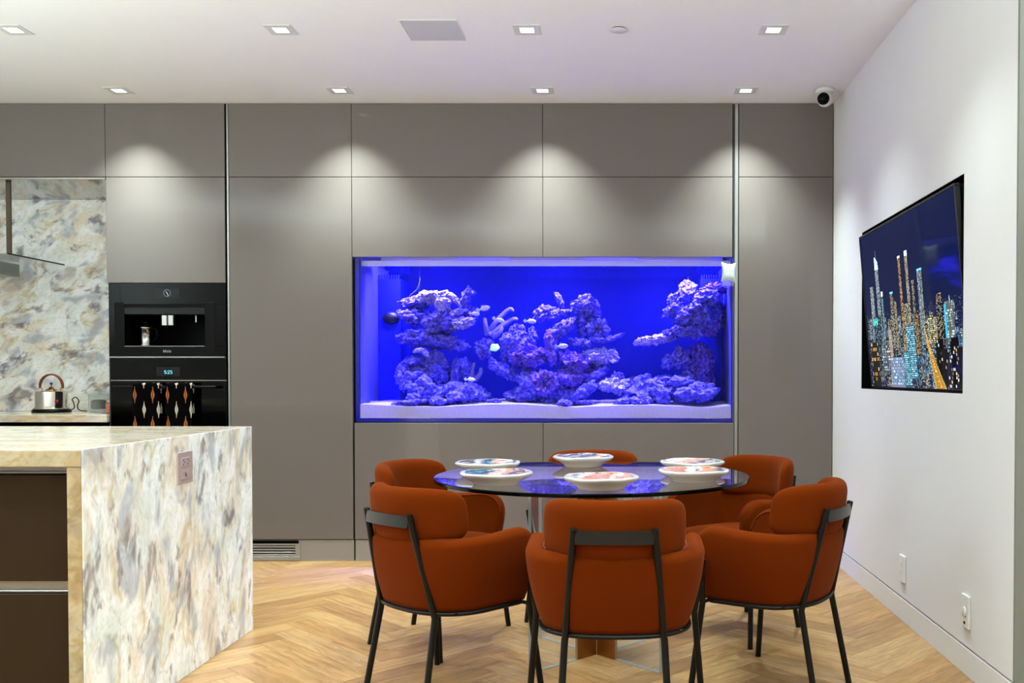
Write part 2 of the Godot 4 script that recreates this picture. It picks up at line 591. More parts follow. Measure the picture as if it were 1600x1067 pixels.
func build_floor() -> void:
	var fl := one_box("floor", Vector3(-4.9, -0.15, -6.85), Vector3(3.0, -0.0125, 2.4), 0, M.oak_1)
	struct(fl, "pale oak floor laid in a herringbone pattern")
	var L := 0.72
	var W := 0.12
	var k := 6
	var variants := []
	for i in 8: variants.append(plank_mesh(L, W, Vector2(0.37 * i, 0.5 * (i % 2)), i % 3 == 1))
	var org := Vector2(-1.47, -5.03)
	var rest := []
	var spots := []
	for j in range(-60, 61):
		for m in range(-9, 10):
			# along-u plank of row j, along-v plank of column j
			spots.append([Vector2(j * W + 2 * L * m + L / 2, j * W + W / 2), 0])
			spots.append([Vector2(j * W + W / 2, (j - 2 * k + 1) * W + 2 * L * m + L / 2), 1])
	for s in spots:
		var p: Vector2 = s[0]
		var x := org.x + (p.x - p.y) * 0.70710678
		var z := org.y + (p.x + p.y) * 0.70710678
		if x < -4.6 or x > 2.7 or z < -6.6 or z > 2.1: continue
		if x > 1.62 and z < -3.4: continue
		var yaw := -PI / 4 if s[1] == 0 else PI / 4
		if s[1] == 1: yaw = -PI / 4 + PI / 2
		var xf := Transform3D(Basis(Vector3.UP, yaw), Vector3(x, 0, z))
		if x > -1.95 and x < 1.62 and z > -6.15 and z < -3.15:
			var o := mesh_node("plank", variants[rng.randi() % 8], M["oak_%d" % (rng.randi() % 6)], fl)
			o.transform = xf
		else:
			rest.append(xf)
	var mm := MultiMesh.new()
	mm.transform_format = MultiMesh.TRANSFORM_3D
	mm.mesh = variants[0]
	mm.instance_count = rest.size()
	for i in rest.size(): mm.set_instance_transform(i, rest[i])
	var mi := MultiMeshInstance3D.new()
	mi.name = "plank_field"
	mi.multimesh = mm
	mi.material_override = M.oak_0
	mi.set_meta("kind", "stuff")
	fl.add_child(mi)

# ---------------------------------------------------------------- downlights

func downlight(x: float, z: float, label: String, group := "") -> void:
	var t := thing("downlight", label, "ceiling light", Vector3(x, CEIL, z), 0.0, group)
	var st := begin()
	var o := 0.066
	var i := 0.034
	for s in [[Vector3(-o, -0.004, -o), Vector3(o, 0.0, -i)], [Vector3(-o, -0.004, i), Vector3(o, 0.0, o)], [Vector3(-o, -0.004, -i), Vector3(-i, 0.0, i)], [Vector3(i, -0.004, -i), Vector3(o, 0.0, i)]]:
		box(st, s[0], s[1], 0.0006)
	part("trim_plate", st, M.plate_white, t)
	st = begin()
	var rows := []
	for p in [[0.0345, -0.002], [0.030, 0.03], [0.026, 0.055]]:
		rows.append(PackedVector3Array([Vector3(-p[0], p[1], -p[0]), Vector3(p[0], p[1], -p[0]), Vector3(p[0], p[1], p[0]), Vector3(-p[0], p[1], p[0])]))
	skin(st, rows, true, false, -1)
	box(st, Vector3(-0.034, 0.055, -0.034), Vector3(0.034, 0.06, 0.034))
	part("reflector", st, M.lamp_white, t)
	st = begin()
	lathe(st, [Vector2(0.0005, 0.030), Vector2(0.012, 0.031), Vector2(0.02, 0.035), Vector2(0.022, 0.042), Vector2(0.0005, 0.05)], 20)
	part("lamp", st, M.lamp_lens, t)
	var sp := SpotLight3D.new()
	sp.name = "beam"
	t.add_child(sp)
	sp.position = Vector3(0, 0.026, 0)
	sp.rotation.x = -PI / 2
	sp.light_color = Color(0.91, 0.98, 0.972)
	sp.light_energy = 4.5 if z < -5.0 else 1.95
	sp.light_size = 0.02
	sp.spot_angle = 46.0 if z < -5.0 else 48.0
	sp.spot_angle_attenuation = 1.0
	sp.spot_range = 12.0
	sp.spot_attenuation = 2.0
	sp.shadow_enabled = true

func added_uplighter(at: Vector3, label: String) -> void:  # invented lamp out of view, fills in ambient light
	var t := thing("added_uplighter", label, "added fill light", at, 0.0, "added unseen uplighters")
	var st := begin()
	lathe(st, [Vector2(0.001, 0.0), Vector2(0.14, 0.0), Vector2(0.14, 0.012), Vector2(0.02, 0.022), Vector2(0.001, 0.022)], 32)
	part("base", st, M.white_enamel, t)
	st = begin()
	tube(st, [Vector3(0, 0.02, 0), Vector3(0, 1.36, 0)], 0.012, 12)
	part("pole", st, M.white_enamel, t)
	st = begin()
	lathe(st, [Vector2(0.001, 1.35), Vector2(0.05, 1.36), Vector2(0.15, 1.41), Vector2(0.18, 1.45), Vector2(0.176, 1.452), Vector2(0.14, 1.42), Vector2(0.001, 1.40)], 40)
	part("bowl", st, M.white_enamel, t)
	st = begin()
	lathe(st, [Vector2(0.001, 1.412), Vector2(0.12, 1.415), Vector2(0.12, 1.425), Vector2(0.001, 1.428)], 32)
	part("lamp", st, M.lamp_lens, t)
	var al := AreaLight3D.new()
	al.name = "fill_uplight"
	t.add_child(al)
	al.position = Vector3(0, 1.436, 0)
	al.rotation.x = PI / 2
	al.area_size = Vector2(0.2, 0.2)
	al.light_color = Color(0.895, 0.98, 0.99)
	al.light_energy = FILL_UPLIGHT
	al.area_range = 14.0
	al.area_attenuation = 2.0
	al.shadow_enabled = true

func build_downlights() -> void:
	var first := ["square recessed downlight in the row along the cabinets, above the coffee machine tower", "square recessed downlight in the row along the cabinets, above the aquarium's left end",
		"square recessed downlight in the row along the cabinets, above the aquarium's middle", "square recessed downlight in the row along the cabinets, by the aquarium's right end"]
	var second := ["square recessed downlight at the ceiling's left edge, second row from the cabinets", "square recessed downlight left of the grey ceiling grille, second row from the cabinets",
		"square recessed downlight between the grey grille and the small round ceiling disc", "square recessed downlight right of the small round ceiling disc, second row from the cabinets"]
	for i in 4:
		downlight(DOWN_X[i], DOWN_Z[0], first[i], "downlights along the cabinet wall")
		downlight(DOWN_X[i], DOWN_Z[1], second[i], "downlights of the second row")
	for j in range(2, DOWN_Z.size()):
		for i in 4:
			downlight(DOWN_X[i], DOWN_Z[j], "square recessed downlight, %s from the left in the %s row from the cabinets" % [["first", "second", "third", "fourth"][i], ["third", "fourth", "fifth", "sixth", "seventh"][j - 2]], "downlights out over the living side")
	# uplights added round the dining corner to brighten the ceiling, all unseen
	added_uplighter(Vector3(-3.75, 0, -2.2), "unseen added fill lamp before the stone island")
	added_uplighter(Vector3(-1.5, 0, -0.9), "unseen added fill lamp left of the viewer")
	added_uplighter(Vector3(1.5, 0, -0.8), "unseen added fill lamp right of the viewer")

# ---------------------------------------------------------------- cabinets

func cabinet(called: String, label: String, x0: float, x1: float, y0: float, y1: float, group := "", depth := 0.55, plinth := false, body_up := 0.0, back_top := -1.0) -> Node3D:
	var t := thing(called, label, "cabinet", Vector3((x0 + x1) / 2, y0, WALL), 0.0, group)
	var w := (x1 - x0) / 2
	var h := y1 - y0
	one_box("door", Vector3(-w + 0.0016, 0.0018, -0.022), Vector3(w - 0.0016, h - 0.0018, 0.0), 0.0012, M.lacquer, t)
	one_box("body", Vector3(-w + 0.0005, body_up, -depth), Vector3(w - 0.0005, h if back_top < 0 else back_top, -0.0245), 0.0, M.carcass, t)
	if body_up > 0.0:
		one_box("added_light_stop", Vector3(-w + 0.0002, 0.003, -0.034), Vector3(w - 0.0002, body_up, -0.0245), 0.0, M.carcass, t)  # added strip blocks tank light leaking through the door seam
	if plinth:
		one_box("plinth", Vector3(-w + 0.001, -y0, -0.06), Vector3(w - 0.001, -0.004, -0.012), 0.001, M.brushed_plinth, t)
	return t

func channel(x0: float, x1: float, label: String) -> void:
	var t := thing("handle_channel", label, "handle channel", Vector3(x0, 0.13, WALL))
	var st := begin()
	var w := x1 - x0
	box(st, Vector3(0.004, 0, -0.022), Vector3(w * 0.16, CEIL - 0.131, -0.002), 0.0008)
	box(st, Vector3(w * 0.30, 0, -0.022), Vector3(w - 0.002, CEIL - 0.131, -0.004), 0.003)
	part("profile", st, M.aluminium, t)
	one_box("shadow_gap", Vector3(0.001, 0, -0.04), Vector3(w - 0.001, CEIL - 0.131, -0.0225), 0, M.black_matt, t)

func build_cabinets() -> void:
	var g := "grey lacquer wall cabinets of the top row"
	var s := 2.4148
	cabinet("wall_cabinet", "grey lacquer wall cabinet above the stone backsplash", -3.99, -3.195, s, CEIL - 0.001, g)
	cabinet("wall_cabinet", "grey lacquer top cabinet over the coffee machine tower", -3.195, -2.447, s, CEIL - 0.001, g)
	cabinet("wall_cabinet", "grey lacquer top cabinet over the tall cupboard left of the aquarium", -2.422, -1.6535, s, CEIL - 0.001, g)
	cabinet("wall_cabinet", "top-row grey lacquer cabinet over the aquarium's left half", -1.6535, -0.457, s, CEIL - 0.001, g)
	cabinet("wall_cabinet", "top-row grey lacquer cabinet over the aquarium's right half", -0.457, 0.733, s, CEIL - 0.001, g)
	cabinet("wall_cabinet", "narrow grey lacquer top cabinet in the corner by the white wall", 0.771, 1.3625, s, CEIL - 0.001, g)
	var u := "grey lacquer cabinets right above the aquarium"
	cabinet("wall_cabinet", "grey lacquer cabinet resting on the aquarium's left half, below the top row", -1.6535, -0.457, 1.9145, s, u, 0.55, false, 0.14)
	cabinet("wall_cabinet", "grey lacquer cabinet resting on the aquarium's right half, below the top row", -0.457, 0.733, 1.9145, s, u, 0.55, false, 0.14)
	var t := "full-height grey lacquer cupboards"
	cabinet("tall_cabinet", "tall grey lacquer cupboard between the oven tower and the aquarium", -2.422, -1.6535, 0.138, s, t, 0.7, true)
	cabinet("tall_cabinet", "tall grey lacquer cupboard between the aquarium and the white wall", 0.771, 1.3625, 0.138, s, t, 0.7, true)
	var b := "grey lacquer base cabinets below the aquarium"
	cabinet("base_cabinet", "grey lacquer base cabinet under the aquarium's left half", -1.6455, -0.457, 0.138, 0.8755, b, 0.7, true)
	cabinet("base_cabinet", "grey lacquer base cabinet under the aquarium's right half", -0.457, 0.745, 0.138, 0.8755, b, 0.7, true)
	channel(-2.447, -2.422, "vertical aluminium handle channel beside the oven tower")
	channel(0.7345, 0.771, "vertical aluminium handle channel right of the aquarium")
	# toe-kick vent
	var v := thing("vent_grille", "slotted metal vent grille in the plinth beside the stone island", "vent", Vector3(-2.148, 0.0, WALL - 0.012))
	var st := begin()
	box(st, Vector3(-0.26, 0.004, 0.0), Vector3(0.155, 0.030, 0.006), 0.001)
	box(st, Vector3(-0.26, 0.100, 0.0), Vector3(0.155, 0.110, 0.006), 0.001)
	box(st, Vector3(0.125, 0.030, 0.0), Vector3(0.155, 0.100, 0.006), 0.001)
	part("frame", st, M.brushed_plinth, v)
	for i in 4:
		one_box("slat", Vector3(-0.26, 0.0325 + i * 0.0175, 0.0), Vector3(0.125, 0.0425 + i * 0.0175, 0.005), 0.001, M.brushed_plinth, v)
	one_box("backing", Vector3(-0.26, 0.004, -0.0005), Vector3(0.145, 0.131, 0.0008), 0, M.black_matt, v)

# ---------------------------------------------------------------- kitchen end

func text_mesh(txt: String, height: float, called: String, mt: Material, parent: Node, at: Vector3, serif := false) -> void:
	var tm := TextMesh.new()
	var f := SystemFont.new()
	f.font_names = PackedStringArray(["Droid Serif" if serif else "Droid Sans"])
	tm.font = f
	tm.text = txt
	tm.font_size = 32
	tm.pixel_size = height / 24.0
	tm.depth = 0.0012
	var o := mesh_node(called, tm, mt, parent)
	o.position = at

func build_kitchen() -> void:
	var x0 := -3.195
	var x1 := -2.447
	var tw := thing("oven_tower", "grey lacquer tower cabinet holding coffee machine and oven", "cabinet", Vector3((x0 + x1) / 2, 0, WALL))
	var w := (x1 - x0) / 2
	one_box("door", Vector3(-w + 0.002, 1.7545, -0.022), Vector3(w - 0.002, 2.413, 0), 0.0012, M.lacquer, tw)
	one_box("side_panel", Vector3(-w, 0.0, -0.62), Vector3(-w + 0.012, 2.413, -0.0225), 0, M.carcass, tw)
	one_box("side_panel", Vector3(w - 0.012, 0.0, -0.62), Vector3(w, 2.413, -0.0225), 0, M.carcass, tw)
	one_box("body", Vector3(-w + 0.012, 1.756, -0.62), Vector3(w - 0.012, 2.413, -0.023), 0, M.carcass, tw)
	one_box("shelf", Vector3(-w + 0.012, 1.283, -0.55), Vector3(w - 0.012, 1.293, -0.004), 0.001, M.aluminium, tw)
	one_box("lower_body", Vector3(-w + 0.012, 0.0, -0.62), Vector3(w - 0.012, 0.30, -0.03), 0, M.carcass, tw)
	# coffee machine: glass front with an open bay
	var cx := -2.815
	var cm := thing("coffee_machine", "black built-in coffee machine with an open bay and a clock display", "coffee machine", Vector3(cx, 1.2935, WALL))
	var hw := 0.368
	var ht := 0.4585
	var bx0 := -0.27
	var bx1 := 0.235
	var by0 := 0.065
	var by1 := 0.262
	var st := begin()
	box(st, Vector3(-hw, 0, -0.03), Vector3(hw, by0, 0), 0.001)
	box(st, Vector3(-hw, 0.325, -0.03), Vector3(hw, ht, 0), 0.001)
	box(st, Vector3(-hw, by0, -0.03), Vector3(bx0, 0.325, 0), 0.001)
	box(st, Vector3(bx1, by0, -0.03), Vector3(hw, 0.325, 0), 0.001)
	part("front_glass", st, M.black_glass, cm)
	st = begin()
	box(st, Vector3(bx0, by0, -0.40), Vector3(bx1, 0.325, -0.392))
	box(st, Vector3(bx0, by0 - 0.005, -0.392), Vector3(bx1, by0, -0.03))
	box(st, Vector3(bx0 - 0.005, by0, -0.392), Vector3(bx0, 0.325, -0.03))
	box(st, Vector3(bx1, by0, -0.392), Vector3(bx1 + 0.005, 0.325, -0.03))
	part("bay", st, M.black_satin, cm)
	st = begin()
	box(st, Vector3(bx0, by1, -0.12), Vector3(bx1, 0.325, -0.006), 0.002)
	part("upper_housing", st, M.black_satin, cm)
	one_box("visor", Vector3(bx0, by1 + 0.002, -0.006), Vector3(bx1, by1 + 0.042, -0.003), 0.001, M.display_grey, cm)
	one_box("side_rail", Vector3(bx0 - 0.062, by0 - 0.005, 0.0), Vector3(bx0 - 0.004, 0.338, 0.003), 0.001, M.black_satin, cm)
	one_box("side_rail", Vector3(bx1 + 0.004, by0 - 0.005, 0.0), Vector3(bx1 + 0.062, 0.338, 0.003), 0.001, M.black_satin, cm)
	one_box("lower_rail", Vector3(bx0 - 0.062, 0.004, 0.0), Vector3(bx1 + 0.062, by0 - 0.006, 0.003), 0.001, M.black_satin, cm)
	one_box("tray_edge", Vector3(bx0, by0 - 0.004, 0.001), Vector3(bx1, by0, 0.004), 0.0008, M.steel, cm)
	st = begin()
	for k in 2:
		box(st, Vector3(-0.048 + k * 0.04, 0.192, -0.10), Vector3(-0.012 + k * 0.04, by1, -0.02), 0.004)
	part("spout", st, M.steel, cm)
	one_box("steam_nozzle", Vector3(0.152, 0.214, -0.06), Vector3(0.162, by1, -0.05), 0.002, M.steel, cm)
	one_box("seam", Vector3(-0.296, 0.0, 0.0), Vector3(-0.2935, ht, 0.0012), 0, M.display_grey, cm)
	var dp := one_box("display", Vector3(-0.077, 0.365, 0.0), Vector3(0.078, 0.425, 0.0012), 0, M.display_grey, cm)
	# clock face: ticks and two hands
	st = begin()
	for k in 12:
		var a := TAU * k / 12
		boxc(st, Vector3(sin(a) * 0.021, cos(a) * 0.021, 0), Vector3(0.0022, 0.0045, 0.001), 0, Transform3D(Basis(Vector3(0, 0, 1), 0), Vector3(0, 0.396, 0.0018)))
	box(st, Vector3(-0.0016, -0.016, 0), Vector3(0.0016, 0.003, 0.001), 0, Transform3D(Basis(Vector3(0, 0, 1), 0.45), Vector3(0, 0.396, 0.0015)))
	box(st, Vector3(-0.0016, -0.003, 0), Vector3(0.0016, 0.011, 0.001), 0, Transform3D(Basis(Vector3(0, 0, 1), 0.55), Vector3(0, 0.396, 0.0015)))
	var lit := glow(mat("clock_light", Color(0.7, 0.75, 0.78), 0.5), Color(0.7, 0.78, 0.82), 0.35)
	part("clock_light", st, lit, dp)
	text_mesh("Miele", 0.016, "lettering", mat("silver_print", Color(0.66, 0.67, 0.68), 0.4), cm, Vector3(-0.002, 0.031, 0.0036))
	# milk jug inside the bay
	var jug := thing("milk_jug", "small steel milk jug with a black lid inside the coffee machine's bay", "jug", Vector3(cx - 0.178, 1.2935 + by0 + 0.0005, WALL - 0.09))
	st = begin()
	lathe(st, [Vector2(0.001, 0), Vector2(0.040, 0.0), Vector2(0.042, 0.006), Vector2(0.037, 0.012), Vector2(0.037, 0.105), Vector2(0.043, 0.112), Vector2(0.046, 0.118), Vector2(0.036, 0.124), Vector2(0.001, 0.126)], 24)
	part("body", st, M.steel, jug)
	st = begin()
	lathe(st, [Vector2(0.016, 0.125), Vector2(0.016, 0.138), Vector2(0.027, 0.143), Vector2(0.027, 0.156), Vector2(0.001, 0.16)], 20)
	part("lid", st, M.black_satin, jug)
	st = begin()
	tube(st, smooth_path([Vector3(0.036, 0.112, 0), Vector3(0.066, 0.105, 0), Vector3(0.068, 0.06, 0), Vector3(0.037, 0.03, 0)], 5), 0.004, 8)
	part("handle", st, M.black_satin, jug)
	# oven
	var ov := thing("oven", "black glass built-in oven with a lit clock and two towels over its handle", "oven", Vector3(cx, 0.30, WALL))
	one_box("control_panel", Vector3(-0.362, 0.845, -0.03), Vector3(hw, 0.981, 0.0), 0.001, M.black_glass, ov)
	one_box("door", Vector3(-0.362, 0.002, -0.03), Vector3(hw, 0.838, 0.0), 0.0015, M.black_glass, ov)
	one_box("trim_strip", Vector3(-0.362, 0.839, -0.02), Vector3(hw, 0.844, -0.003), 0, M.steel, ov)
	one_box("body", Vector3(-0.355, 0.002, -0.55), Vector3(0.355, 0.978, -0.031), 0, M.black_matt, ov)
	var od := one_box("display", Vector3(-0.073, 0.868, 0.0), Vector3(0.077, 0.926, 0.0012), 0, M.display_grey, ov)
	text_mesh("5:25", 0.021, "clock_digits", glow(mat("digit_light", Color(0.5, 0.85, 0.9), 0.5), Color(0.45, 0.85, 0.92), 0.9), od, Vector3(0.003, 0.893, 0.0016))
	st = begin()
	for k in [-0.165, -0.002, 0.098, 0.138]: box(st, Vector3(k - 0.005, 0.853, 0.0), Vector3(k + 0.005, 0.8555, 0.0008))
	part("touch_marks", st, M.display_grey, ov)
	st = begin()
	tube(st, [Vector3(-0.32, 0.800, 0.05), Vector3(0.32, 0.800, 0.05)], 0.009, 12)
	for s in [-0.30, 0.30]: tube(st, [Vector3(s, 0.800, 0.0), Vector3(s, 0.800, 0.05)], 0.006, 8)
	part("handle", st, M.black_satin, ov)
	towel(cx - 0.105, 0.166, "black patterned kitchen towel on the oven handle, the left one", 0)
	towel(cx + 0.098, 0.166, "black patterned kitchen towel on the oven handle, the right one", 1)
	# left run: base, worktop, splashback
	cabinet("base_cabinet", "grey lacquer base cabinet below the stone worktop, behind the island", -4.6, -3.197, 0.10, 0.852, "", 0.6)
	var wt := thing("worktop", "cream stone worktop with a backlit splash behind, left of the oven", "worktop", Vector3(-3.2, 0.925, WALL))
	one_box("slab", Vector3(-1.4, -0.047, -0.66), Vector3(0.0, 0.0, 0.004), 0.002, M.stone_slab, wt)
	tag(one_box("backsplash", Vector3(-4.6, 0.926, -6.66), Vector3(-3.2, 2.398, -6.60), 0.001, M.stone_splash), "tall backlit stone backsplash veined in blue-grey and gold", "backsplash")
	tag(one_box("soffit_panel", Vector3(-4.6, 2.399, -6.60), Vector3(-3.197, 2.413, WALL - 0.001), 0.001, M.mirror_panel), "mirror-bright panel under the wall cabinet above the backsplash", "panel")
	# range hood with a glass shelf hung from a rod
	var hd := thing("range_hood", "slim metal range hood with a hanging glass shelf at the left edge", "range hood", Vector3(-3.845, 1.944, -6.6))
	one_box("shelf", Vector3(-0.75, -0.004, 0.0), Vector3(0.0, 0.004, 0.61), 0.001, pane_mat("shelf_glass", Color(0.6, 0.7, 0.66), 0.06), hd)
	one_box("shelf_edge", Vector3(-0.002, -0.005, 0.0), Vector3(0.002, 0.005, 0.612), 0.0, mat("edge_dark", Color(0.12, 0.13, 0.11), 0.2), hd)
	one_box("rod", Vector3(-0.018, 0.0, 0.585), Vector3(0.012, 0.455, 0.60), 0.002, mat("hood_bronze", Color(0.34, 0.30, 0.24), 0.35, 0.6), hd)
	one_box("body", Vector3(-0.75, -0.098, 0.12), Vector3(-0.235, -0.012, 0.42), 0.004, mat("hood_steel", Color(0.55, 0.57, 0.55), 0.3, 0.7), hd)
	kettle()
	jar()

func towel(x: float, w: float, label: String, seed_: int) -> void:
	var t := thing("kitchen_towel", label, "towel", Vector3(x, 1.112, WALL + 0.05), 0.0, "towels on the oven handle")
	var st := begin()
	var rows := []
	var n := noise(50 + seed_, 3.0, 2)
	# front sheet, over the bar, short back sheet
	var prof := []
	for k in 22: prof.append(Vector2(0.016, -0.52 + 0.52 * k / 21.0))
	for k in 7:
		var a := PI * (k + 1) / 8.0
		prof.append(Vector2(0.016 * cos(a), 0.013 * sin(a)))
	for k in 10: prof.append(Vector2(-0.016, -0.02 * k))
	var thick := 0.003
	for side in [0, 1]:
		rows = []
		for j in prof.size():
			var row := PackedVector3Array()
			for i in 15:
				var u := i / 14.0 - 0.5
				var p: Vector2 = prof[j]
				var drop := clampf(-p.y * 3.0, 0, 1)
				var fold := 0.007 * drop * sin(u * 9.0 + 1.5 * seed_) + 0.006 * drop * n.get_noise_2d(u * 3.0, p.y * 3.0)
				var sgn := 1.0 if p.x > 0 else 0.4
				row.append(Vector3(u * w * (1.0 - 0.04 * drop), p.y + 0.003, p.x + fold * sgn + (thick if side == 0 else 0.0) * (1.0 if p.x > 0 else -1.0)))
			rows.append(row)
		skin(st, rows, false, false, 1, side == 1)
	var im := Image.create(256, 768, false, Image.FORMAT_RGB8)
	im.fill(Color(0.028, 0.026, 0.026))
	var cols := [[0.08, Color(0.62, 0.36, 0.22)], [0.42, Color(0.80, 0.76, 0.68)], [0.76, Color(0.66, 0.38, 0.22)], [0.97, Color(0.78, 0.74, 0.66)]]
	for c in cols.size():
		for k in 8:
			var cy := 20 + k * 150 + (75 if c % 2 == 0 else 0)
			var cx := int(cols[c][0] * 256)
			# stepped lozenge with a slit
			for s in [[0, 42, 3], [0, 28, 6], [9, 17, 4], [-9, 17, 4], [14, 8, 3], [-14, 8, 3]]:
				im.fill_rect(Rect2i(cx + s[0] - s[2], cy - s[1], s[2] * 2, s[1] * 2).intersection(Rect2i(0, 0, 256, 768)), cols[c][1])
			im.fill_rect(Rect2i(cx - 2, cy - 15, 4, 30).intersection(Rect2i(0, 0, 256, 768)), Color(0.03, 0.03, 0.03))
	var m := mat("towel_weave_%d" % seed_, Color(1, 1, 1), 0.95, 0, 0.1)
	m.albedo_texture = ImageTexture.create_from_image(im)
	m.uv1_scale = Vector3(1, -1, 1)
	part("cloth", st, m, t)

func kettle() -> void:
	var t := thing("kettle", "polished steel electric kettle with an arched brown leather handle", "kettle", Vector3(-3.79, 0.9255, -6.34))
	var st := begin()
	lathe(st, [Vector2(0.001, 0), Vector2(0.115, 0.0), Vector2(0.118, 0.006), Vector2(0.114, 0.02), Vector2(0.10, 0.022), Vector2(0.001, 0.022)], 40)
	part("base", st, M.black_satin, t)
	st = begin()
	lathe(st, [Vector2(0.001, 0.022), Vector2(0.110, 0.023), Vector2(0.106, 0.032), Vector2(0.098, 0.040), Vector2(0.098, 0.138), Vector2(0.095, 0.143), Vector2(0.040, 0.146), Vector2(0.001, 0.146)], 48)
	part("body", st, M.polished_steel, t)
	st = begin()
	lathe(st, [Vector2(0.036, 0.146), Vector2(0.034, 0.153), Vector2(0.018, 0.160), Vector2(0.012, 0.170), Vector2(0.004, 0.174), Vector2(0.004, 0.188), Vector2(0.001, 0.188)], 24)
	var ld := part("lid", st, M.brass, t)
	st = begin()
	lathe(st, [Vector2(0.001, 0.184), Vector2(0.008, 0.186), Vector2(0.0105, 0.193), Vector2(0.008, 0.200), Vector2(0.001, 0.202)], 16)
	part("knob", st, M.blue_knob, ld)
	# strap handle: a wide band bent into an arch
	st = begin()
	var rows := []
	var wts := [0.008, 0.013, 0.015, 0.015, 0.014, 0.013, 0.014, 0.015, 0.015, 0.013, 0.008]
	for k in 11:
		var a := PI * (-0.04 + 1.08 * k / 10.0)
		var c := Vector3(-cos(a) * 0.077, 0.172 + 0.083 * sin(a), 0)
		var nrm := Vector3(-cos(a), sin(a), 0)
		var h: float = wts[k]
		var row := PackedVector3Array()
		for q in 10:
			var b := TAU * q / 10
			row.append(c + nrm * sin(b) * 0.006 + Vector3(0, 0, cos(b) * h * 1.2))
		rows.append(row)
	skin(st, rows, true, false, 1)
	part("handle", st, M.leather, t)
	st = begin()
	for s in [-1, 1]: tube(st, [Vector3(s * 0.066, 0.142, 0), Vector3(s * 0.062, 0.158, 0), Vector3(s * 0.074, 0.172, 0)], 0.003, 8)
	part("handle_bracket", st, M.brass, t)
	st = begin()
	boxc(st, Vector3(0.076, 0.078, 0.070), Vector3(0.022, 0.016, 0.014), 0.004)
	part("switch", st, M.red_dot, t)
	st = begin()
	lathe(st, [Vector2(0.001, 0.045), Vector2(0.012, 0.05), Vector2(0.012, 0.062), Vector2(0.001, 0.068)], 14, Vector3(0.080, 0, 0.068))
	part("badge", st, M.black_satin, t)
	st = begin()
	tube(st, smooth_path([Vector3(0.112, 0.012, -0.02), Vector3(0.135, 0.03, -0.03), Vector3(0.125, 0.065, -0.04), Vector3(0.110, 0.085, -0.05), Vector3(0.128, 0.10, -0.06), Vector3(0.138, 0.075, -0.08), Vector3(0.122, 0.04, -0.09), Vector3(0.130, 0.012, -0.10), Vector3(0.16, 0.004, -0.14)], 6), 0.0035, 8)
	part("cord", st, M.black_satin, t)

func jar() -> void:
	var t := thing("glass_jar", "lidded ribbed glass jar with dark contents beside the oven tower", "jar", Vector3(-3.447, 0.9255, -6.30))
	var st := begin()
	var rows := []
	for p in [Vector2(0.001, 0.002), Vector2(0.060, 0.0), Vector2(0.064, 0.006), Vector2(0.064, 0.118), Vector2(0.067, 0.122), Vector2(0.067, 0.126)]:
		var row := PackedVector3Array()
		for i in 72:
			var a := TAU * i / 72
			var r: float = p.x * (1.0 + (0.012 if i % 2 == 0 else -0.012))
			row.append(Vector3(cos(a) * r, p.y, sin(a) * r))
		rows.append(row)
	skin(st, rows, true, false, 1, true)
	part("bowl", st, pane_mat("jar_glass", Color(0.70, 0.74, 0.72), 0.34), t)
	st = begin()
	lathe(st, [Vector2(0.068, 0.127), Vector2(0.062, 0.132), Vector2(0.020, 0.138), Vector2(0.006, 0.140), Vector2(0.006, 0.146), Vector2(0.011, 0.152), Vector2(0.008, 0.160), Vector2(0.001, 0.162)], 32)
	part("lid", st, M.jar_glass, t)
	st = begin()
	lathe(st, [Vector2(0.001, 0.022), Vector2(0.040, 0.024), Vector2(0.048, 0.034), Vector2(0.048, 0.074), Vector2(0.036, 0.086), Vector2(0.001, 0.089)], 20, Vector3(-0.004, 0, 0))
	part("contents", st, mat("dark_contents", Color(0.13, 0.11, 0.12), 0.6), t)
	var c := thing("copper_canister", "small copper-pink canister half hidden by the oven tower", "canister", Vector3(-3.275, 0.9255, -6.12))
	st = begin()
	lathe(st, [Vector2(0.001, 0), Vector2(0.024, 0.0), Vector2(0.03, 0.01), Vector2(0.031, 0.06), Vector2(0.026, 0.074), Vector2(0.001, 0.076)], 24)
	part("body", st, mat("copper_pink", Color(0.80, 0.52, 0.42), 0.3, 0.6), c)
	st = begin()
	lathe(st, [Vector2(0.026, 0.076), Vector2(0.022, 0.086), Vector2(0.005, 0.09), Vector2(0.001, 0.09)], 20)
	part("lid", st, M.porcelain, c)

# ---------------------------------------------------------------- island

